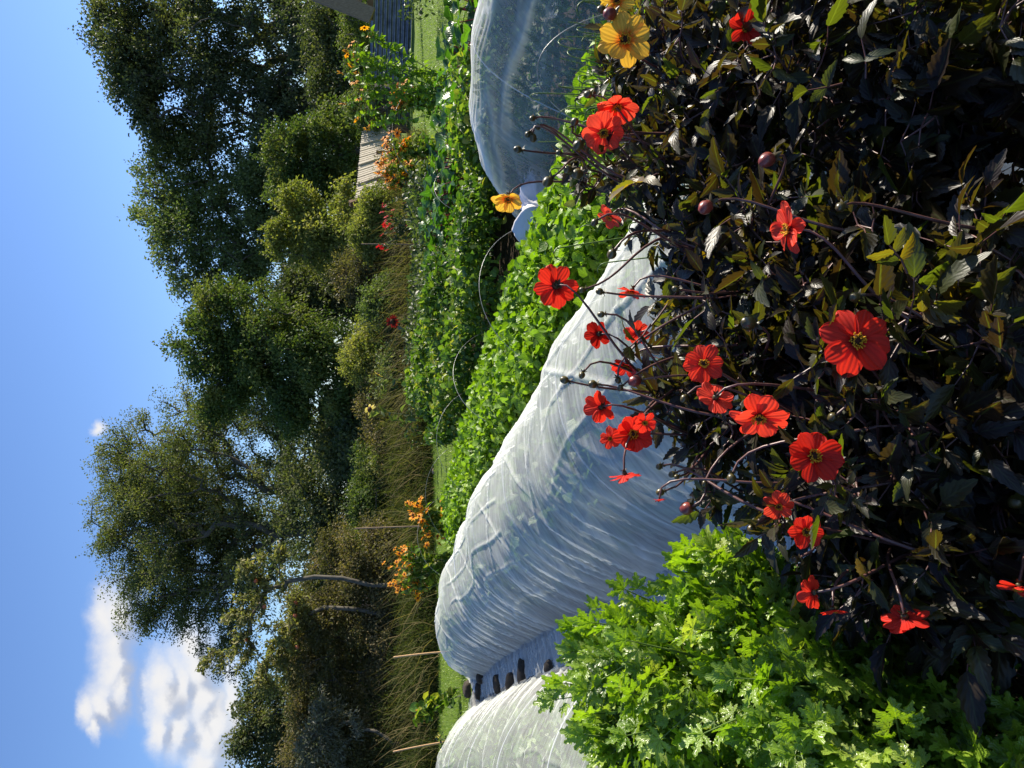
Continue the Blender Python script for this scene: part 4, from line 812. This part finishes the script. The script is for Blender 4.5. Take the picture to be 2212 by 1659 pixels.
def dahlia_bloom(parent, p, f, d, mat, seed, npet=8, cup=.25, curl=-.05, open_=.18, calyx=True):
    r = np.random.default_rng(seed); f = nrm(np.asarray(f, float)); a = nrm(np.cross(f, np.array((.31, .22, .92)))); b = np.cross(f, a); p = np.asarray(p, float)
    mb = MB(); L = d * .43; th0 = r.uniform(0, 6)
    for k in range(npet):
        th = th0 + k / npet * 2 * pi + r.normal(0, .1); lay = (k % 2) * .012 * d
        V, lc = petal_grid(L * r.uniform(.9, 1.07), d * r.uniform(.27, .35), cup * r.uniform(.1, .9), curl + r.normal(0, .17), seed * 31 + k)
        rad = np.cos(th) * a + np.sin(th) * b; el = open_ + r.normal(0, .13)
        y = nrm(rad * cos(el) + f * sin(el)); x = nrm(np.cross(y, f)); z = np.cross(x, y)
        mb.grid(p + rad * d * .05 - f * lay + V[..., 0:1] * x + V[..., 1:2] * y + V[..., 2:3] * z, lc)
    o = mb.build('flower', mat, parent)
    c = MB(); ax = np.stack((a, b, f)); uv_ball(c, p + f * d * .015, d * .085, 12, 8, .7, ax); dc = sub('flower_centre', c, M['disc'], o)
    c = MB(); n = 46
    g = np.arange(n) * 2.399; rr = np.sqrt(r.uniform(.12, 1, n)) * d * .1
    for k in range(n):
        q = p + (np.cos(g[k]) * a + np.sin(g[k]) * b) * rr[k] + f * (d * .05); h = d * r.uniform(.03, .07) * (.4 + .6 * rr[k] / (d * .1))
        dv = nrm(f + (np.cos(g[k]) * a + np.sin(g[k]) * b) * .5 + r.normal(0, .15, 3)); c.tube(np.array((q, q + dv * h)), (d * .009, d * .012), 4, cap=True)
    sub('stamens', c, M['anther'], o)
    if calyx:
        c = MB(); uv_ball(c, p - f * d * .05, d * .075, 10, 7, .8, ax); n = 6
        th = np.arange(n) / n * 2 * pi; al = np.cos(th)[:, None] * a + np.sin(th)[:, None] * b - f * .55
        c.scatter(leaf_tpl(3, .5, 0, .2, -.2), np.repeat((p - f * d * .07)[None], n, 0), al, np.repeat(-f[None], n, 0), d * .15, .5); sub('calyx', c, M['calyx'], o)
    return o
def dahlia_bud(parent, p, f, d, mat, seed):
    r = np.random.default_rng(seed); f = nrm(np.asarray(f, float)); a = nrm(np.cross(f, np.array((.3, .2, .9)))); b = np.cross(f, a); ax = np.stack((a, b, f))
    mb = MB(); n, m = 14, 10; th = np.linspace(0, pi, m)[:, None]; ph = (np.arange(n) / n * 2 * pi)[None]; rib = 1 + .05 * np.cos(ph * 7)
    V = np.stack((np.sin(th) * np.cos(ph) * rib, np.sin(th) * np.sin(ph) * rib, np.cos(th) * (1.05 + .25 * (np.cos(th) > 0)) + 0 * ph), -1) * d / 2
    lc = np.zeros((m, n, 3)); lc[..., 2] = r.random(); mb.grid(np.asarray(p) + V @ ax, lc, closed=True); o = mb.build('bud', mat, parent)
    c = MB(); k = 5; t = np.arange(k) / k * 2 * pi + r.random(); al = np.cos(t)[:, None] * a + np.sin(t)[:, None] * b - f * .3
    c.scatter(leaf_tpl(3, .45, 0, .25, -.25), np.repeat((np.asarray(p) - f * d * .45)[None], k, 0), al, np.repeat(-f[None], k, 0), d * .75, r.random(k)); sub('sepals', c, M['calyx'], o)
    return o
def bez(p0, p1, p2, p3, n=9):
    t = np.linspace(0, 1, n)[:, None]; return (1 - t) ** 3 * p0 + 3 * (1 - t) ** 2 * t * p1 + 3 * (1 - t) * t ** 2 * p2 + t ** 3 * p3
DLEAF = [leaf_tpl(12, .45, .18, f, d, .72, .85, .05, .0, k) for k, (f, d) in enumerate(((.18, .1), (.3, .3), (.1, .5), (.35, -.1)))]
def dahlia_plant(label, base, ell, nodes, flowers, buds, petal, seed, leaf=(.033, .072), top_sparse=1.0, extra=()):
    r = np.random.default_rng(seed); B = np.array((base[0], base[1], 0.0)); T = thing('dahlia_plant', B, label, 'dahlia', 'dahlias in front')
    roots = np.array([B + (0, 0, h) for h in (0, .08, .16, .25)])
    C = sample_lobes(ell, nodes, r, 2.7); C[:, 2] = np.maximum(C[:, 2], .06); C = C[(C - EYEP) @ FW > .98]
    P, par, load, ch = grow(roots, C, 2, .1, 1.2, seed)
    mb = MB(); skeleton_mesh(mb, roots, P, load, ch, .0017, .36, 6, .011)
    # flower and bud stalks
    ends = [(at(X, Y, t), pdir(*f), d * t / FOC, 0) for (X, Y, d, t, f) in flowers] + [(at(X, Y, t), pdir(*f), d * t / FOC, 1) for (X, Y, d, t, f) in buds]
    for k, (p, f, d, kind) in enumerate(ends):
        v = p - P; dist = np.linalg.norm(v, axis=1); cost = np.abs(dist - .2) + 1.3 * np.maximum(0, -v[:, 2] + .1) + np.abs(r.normal(0, .07, len(P))); j = int(np.argmin(cost)); L = dist[j]; q = p - f * d * (.09 if kind == 0 else .45)
        mb.tube(bez(P[j], P[j] + nrm(v[j] + (0, 0, L * .6)) * L * .4, q - f * L * .28 - np.array((0, 0, .04 * L)), q), np.linspace(.0026, .0017, 9), 6)
    # pinnate leaves in opposite pairs
    lm = MB(); st = mb; acc = {k: [[], [], [], [], []] for k in range(4)}
    cen = np.mean([e[0] for e in ell], axis=0)
    def compound(q, out, size, rv):
        nl = 5 if r.random() < .55 else 3; al = nrm(out); nn = nrm(np.array((0, -.25, 1.0)) * .8 + r.normal(0, .6, 3) - al * .1); x = nrm(np.cross(al, nn)); L = size * 1.1
        k = int(r.integers(0, 4)); sp = [(q + al * L, al, 1.15)] + [(q + al * L * (.45 + .28 * (i // 2)) , nrm(al * .55 + x * (1 if i % 2 else -1)), .75) for i in range(nl - 1)]
        for (pp, aa, s) in sp:
            d = acc[int(r.integers(0, 4))]; d[0].append(pp); d[1].append(nrm(aa + r.normal(0, .12, 3) - np.array((0, 0, .12)))); d[2].append(nrm(nn + r.normal(0, .3, 3))); d[3].append(size * s * r.uniform(.8, 1.2)); d[4].append(np.clip(rv + r.normal(0, .12), 0, 1))
        st.tube(np.array((q, q + al * L * .5 - (0, 0, .004), q + al * L)), (.0016, .0013, .001), 4)
    for ti, c in ch:
        for idx in (c[-1], c[len(c) // 2]):
            q = P[idx]; th = r.uniform(0, 2 * pi); side = np.array((cos(th), sin(th), r.uniform(-.2, .5)))
            hi = np.clip((q[2] - .75) / .4, 0, 1); sz = r.uniform(*leaf) * (1 - .45 * hi * top_sparse)
            for sgn in (1, -1): compound(q, side * sgn * (1, 1, sgn) + nrm(q - cen) * .45 + np.array((0, 0, .15)), sz, float(np.clip(r.normal(.25, .23), 0, 1)))
    for (X, Y, t, s, rv, d3) in extra: compound(at(X, Y, t), pdir(*d3), s, rv)
    for k in range(4):
        d = acc[k]; lm.scatter(DLEAF[k], np.array(d[0]), np.array(d[1]), np.array(d[2]), np.array(d[3]), np.array(d[4]))
    lm.build('leaves', M['dleaf'], T)
    mb.build('stems', M['dstem'], T)
    for k, (p, f, d, kind) in enumerate(ends):
        if kind == 0: dahlia_bloom(T, p, f, d, M[petal], seed * 100 + k, 8 if d > .05 else 7, .25, r.normal(-.04, .08), max(-.05, r.normal(.2, .12)))
        else: dahlia_bud(T, p, f, d, M['bud_red'] if buds[k - len(flowers)][2] > 24 and k % 2 else M['bud'], seed * 200 + k)
    return T
def E(X, Y, rx, ry, t, dep): return (at(X, Y, t), np.array((ry * t / FOC, dep, rx * t / FOC)))
def dahlias():
    front, back, up_ = (-.25, .1, 1), (-.3, .1, -1), (-1, 0, .15)
    F1 = [(1850, 735, 158, 1.02, (-.1, .05, 1)), (1758, 985, 128, 1.0, (-.1, -.1, 1)), (1640, 900, 130, 1.08, (-.25, .75, .8)), (1520, 785, 92, 1.18, (-.15, .05, 1)),
          (1200, 617, 108, 1.35, (-.35, .1, -1)), (1318, 468, 66, 1.5, (-.4, .7, .25)), (1705, 495, 125, 1.08, (-1, .1, .1)), (1365, 628, 72, 1.4, (-.3, .9, -.1)), (1292, 722, 68, 1.4, (-.6, .1, -.9)),
          (1376, 718, 60, 1.45, (-.3, -.1, -.9)), (1352, 790, 74, 1.4, (-.3, .8, .4)), (1545, 860, 92, 1.15, (-.1, .6, -.7)), (1298, 880, 78, 1.32, (-.4, .3, -.85)), (1368, 938, 96, 1.28, (-.1, -.05, 1)), (1392, 912, 58, 1.22, (.1, .5, .8)),
          (1318, 947, 48, 1.3, (-.1, .2, 1)), (1350, 1025, 74, 1.25, (.25, 1, .05)), (1682, 1093, 72, 1.1, (-.2, .3, .8)), (1740, 1147, 82, 1.05, (-.1, .15, 1)), (1757, 1280, 80, 1.05, (-.5, .3, -.8)), (1800, 1318, 62, 1.05, (.1, .9, .3)), (1955, 1335, 110, .98, (.3, .9, -.1)), (2200, 1268, 90, .95, (-.3, .8, .3)), (1425, 1078, 28, 1.22, (.2, .9, .1)), (1610, 62, 84, 1.35, (-.1, .1, 1))]
    Bp = [(1220, 821, 17), (1257, 810, 14), (1281, 830, 18), (1335, 821, 14), (1340, 838, 13), (1372, 823, 25), (1299, 679, 14), (1285, 480, 15), (1322, 548, 20), (1296, 630, 15), (1258, 626, 13), (1460, 624, 14), (1618, 698, 30), (1525, 447, 30), (1427, 1063, 16), (1484, 1098, 28), (1424, 1008, 14), (1452, 1024, 14), (1462, 1030, 12), (1580, 1033, 20), (1522, 1044, 12), (1623, 1143, 20), (1816, 447, 22), (1847, 642, 22), (1877, 840, 26), (2155, 573, 20), (1799, 901, 20), (1717, 1209, 18), (2197, 1083, 30), (1658, 345, 32), (1478, 860, 16), (1325, 905, 15), (1690, 880, 15), (1500, 940, 14), (1400, 985, 14), (1435, 830, 14)]
    r = np.random.default_rng(5)
    B1 = [(X, Y, d, 1.12 + .25 * np.clip((1700 - X) / 500, -.4, 1), tuple(r.normal(0, .4, 3) + np.array((-.5, .3, .2)))) for X, Y, d in Bp]
    extra = [(1405, 700, 1.18, .055, .1, (-.3, .3, .3)), (1420, 375, 1.25, .055, .95, (-.6, .3, .3)), (1960, 590, 1.0, .045, .75, (-.5, -.5, .3)), (1820, 180, 1.15, .055, .6, (-.7, .2, .2)), (1870, 170, 1.15, .05, .6, (-.2, -1, .2))]
    dahlia_plant('dark-leaved dahlia with the many red blooms nearest the camera', (0.12, 1.55), [E(1880, 760, 330, 330, 1.3, .32), E(1780, 1000, 230, 200, 1.25, .25), E(1650, 650, 200, 250, 1.45, .3), E(2080, 900, 300, 400, 1.25, .3), E(1560, 560, 150, 200, 1.5, .2), E(1540, 860, 110, 140, 1.4, .15), E(2020, 1160, 260, 190, 1.18, .2), E(2190, 1340, 130, 190, 1.2, .2), E(1990, 1240, 180, 110, 1.14, .16)], 700, F1[:24], B1[:31], 'petal_red', 3, extra=extra)
    F2 = [(1332, 228, 102, 1.5, (.1, .95, .35)), (1303, 285, 100, 1.48, (-.1, .55, .9)), F1[24], (1700, 560, 40, 1.3, (0, 1, 0))]
    B2 = [(X, Y, d, 1.5, tuple(r.normal(0, .4, 3) + np.array((-.6, .3, .1)))) for X, Y, d in [(1151, 297, 17), (1140, 290, 12), (1119, 323, 16), (1150, 256, 13), (1241, 264, 17), (1271, 204, 17), (1250, 313, 22), (1184, 392, 22), (1598, 63, 26), (1592, 136, 14), (1208, 330, 12), (1162, 275, 12), (1470, 330, 16), (1540, 240, 16), (1700, 210, 16)]]
    dahlia_plant('dark-leaved dahlia at the garden edge with a pair of red blooms side by side', (0.72, 1.85), [E(1800, 250, 350, 330, 1.5, .32), E(1560, 150, 170, 230, 1.6, .25), E(1500, 380, 130, 170, 1.6, .2), E(2050, 250, 300, 400, 1.4, .3), E(1350, 330, 120, 90, 1.6, .12)], 380, F2[:3], B2, 'petal_red', 4)
    F3 = [(1350, 86, 124, 1.45, (-.1, .1, 1)), (1098, 428, 78, 1.62, (-.2, .85, .5)), (1333, 2, 84, 1.5, (-.3, .1, .8))]
    B3 = [(1318, 30, 28, 1.45, (-.5, .2, .5)), (1248, 376, 24, 1.55, (-.5, .2, .5)), (1228, 366, 18, 1.55, (-.7, .2, .3)), (1300, 20, 18, 1.5, (-.7, .2, .3))]
    dahlia_plant('dahlia with golden yellow blooms behind the red ones', (0.85, 2.2), [E(1420, 120, 110, 190, 1.75, .18), E(1300, 380, 90, 60, 1.72, .08), E(1600, 150, 250, 260, 1.8, .2)], 150, F3, B3, 'petal_yellow', 6)
dahlias()

# ------------------------------------------------------------------ lovage / celery-like herb, curly stalks
M['lovage'] = leafmat('lovage_leaf', [(0.08, 0.16, 0.012), (0.155, 0.27, 0.018), (0.235, 0.36, 0.03), (0.4, 0.47, 0.11)], trans=(1.3, 1.4, .3), tf=.45, rough=.33, spec=.8, bump=.3, veins=5)
M['lovage_stem'] = plainmat('lovage_stem', (0.06, 0.11, 0.02), (0.12, 0.19, 0.04), 30, .4, .4, .1)
def lobe(w, seed): return leaf_tpl(10, w, .46, .22, .2, 1.2, .85, .1, 0, seed)
LOV = []
for k in range(4):
    a = .75 + .1 * k
    LOV.append(join_tpl([rot_tpl(lobe(.54, k), 0, 1.0), rot_tpl(lobe(.5, k + 3), a * .72, .84, (0, .06, .003), .08), rot_tpl(lobe(.5, k + 7), -a * .72, .84, (0, .06, -.003), .08), rot_tpl(lobe(.45, k + 9), a * 1.5, .55, (0, .05, .006), .1), rot_tpl(lobe(.45, k + 5), -a * 1.5, .55, (0, .05, -.006), .1)]))
def lovage():
    def plant(label, base, ell, nodes, seed, size):
        r = np.random.default_rng(seed); B = np.array((base[0], base[1], 0.0)); T = thing('herb_plant', B, label, 'herb', 'celery-like herbs in front')
        C = sample_lobes(ell, nodes, r, 3.0); C[:, 2] = np.maximum(C[:, 2], .05); roots = np.array([B + (0, 0, h) for h in (0, .05, .1)])
        P, par, load, ch = grow(roots, C, 3, .1, 1.0, seed)
        sm = MB(); skeleton_mesh(sm, roots, P, load, ch, .0022, .3, 6, .009)
        acc = [[[], [], [], [], []] for _ in range(4)]; cen = np.mean([e[0] for e in ell], axis=0)
        def leaflet(p, a, n, s, rv):
            d = acc[int(r.integers(0, 4))]; d[0].append(p); d[1].append(a); d[2].append(n); d[3].append(s); d[4].append(float(np.clip(rv, 0, 1)))
        for ti, c in ch:
            q = P[c[-1]]; al = nrm((q - B) * (.7, .7, .5) / np.linalg.norm(q - B) + r.normal(0, .35, 3) + np.array((0, 0, .25))); nn = nrm(np.array((.2, -.45, .8)) + r.normal(0, .5, 3)); x = nrm(np.cross(al, nn)); L = size * r.uniform(1.7, 2.4); rv = r.normal(.5, .2)
            sm.tube(np.array((q, q + al * L * .5, q + al * L)), (.002, .0016, .001), 5)
            leaflet(q + al * L, al, nn, size * r.uniform(.9, 1.2), rv)
            for f in (.35, .72):
                for sg in (-1, 1): leaflet(q + al * L * f + x * sg * size * .25, nrm(al * .75 + x * sg * .8 + r.normal(0, .15, 3)), nrm(nn + r.normal(0, .3, 3)), size * r.uniform(.65, 1.0) * (1.1 - .3 * f), rv + r.normal(0, .15))
        sm.build('stems', M['lovage_stem'], T); lm = MB()
        for k in range(4): d = acc[k]; lm.scatter(LOV[k], np.array(d[0]), np.array(d[1]), np.array(d[2]), np.array(d[3]), np.array(d[4]))
        lm.build('leaves', M['lovage'], T)
    plant('big bright green celery-like herb with toothed lobed leaves', (-.78, 1.75), [E(1570, 1480, 230, 190, 1.5, .28), E(1410, 1470, 130, 120, 1.6, .18), E(1760, 1520, 230, 220, 1.35, .3), E(1900, 1580, 170, 150, 1.25, .25), E(1600, 1620, 260, 120, 1.5, .3), E(2100, 1580, 150, 160, 1.2, .2)], 1050, 201, .041)
    plant('smaller clump of the celery-like herb close under the lower red dahlia blooms', (-.33, 1.75), [E(1640, 1260, 120, 80, 1.5, .15), E(1800, 1390, 160, 110, 1.35, .2)], 300, 202, .041)
    r = np.random.default_rng(203); c = at(1330, 190, 2.6); T = thing('plantain_clump', (c[0], c[1], 0), 'clump of curly thin green stalks between the thin tunnel and the yellow dahlia', 'plant')
    sm = MB()
    for k in range(170):
        b = np.array((c[0] + r.normal(0, .17), c[1] + r.normal(0, .12), 0)); h = r.uniform(.62, .9) + .12 * (r.random() < .1); th = r.uniform(0, 6.28); lean = np.array((cos(th), sin(th), 0)) * r.uniform(.02, .14)
        pl = [b + lean * f ** 2 + (0, 0, h * f) for f in np.linspace(0, 1, 6)]
        if r.random() < .65:
            rad = r.uniform(.012, .035); o = nrm(lean) ; e = pl[-1]
            pl += [e + o * rad * (1 - cos(a)) + np.array((0, 0, rad * sin(a))) for a in np.linspace(.4, r.uniform(2.2, 4.2), 7)]
        sm.tube(np.array(pl), np.linspace(.0026, .0018, len(pl)), 4)
    sm.build('stalks', M['lovage_stem'], T)
lovage()
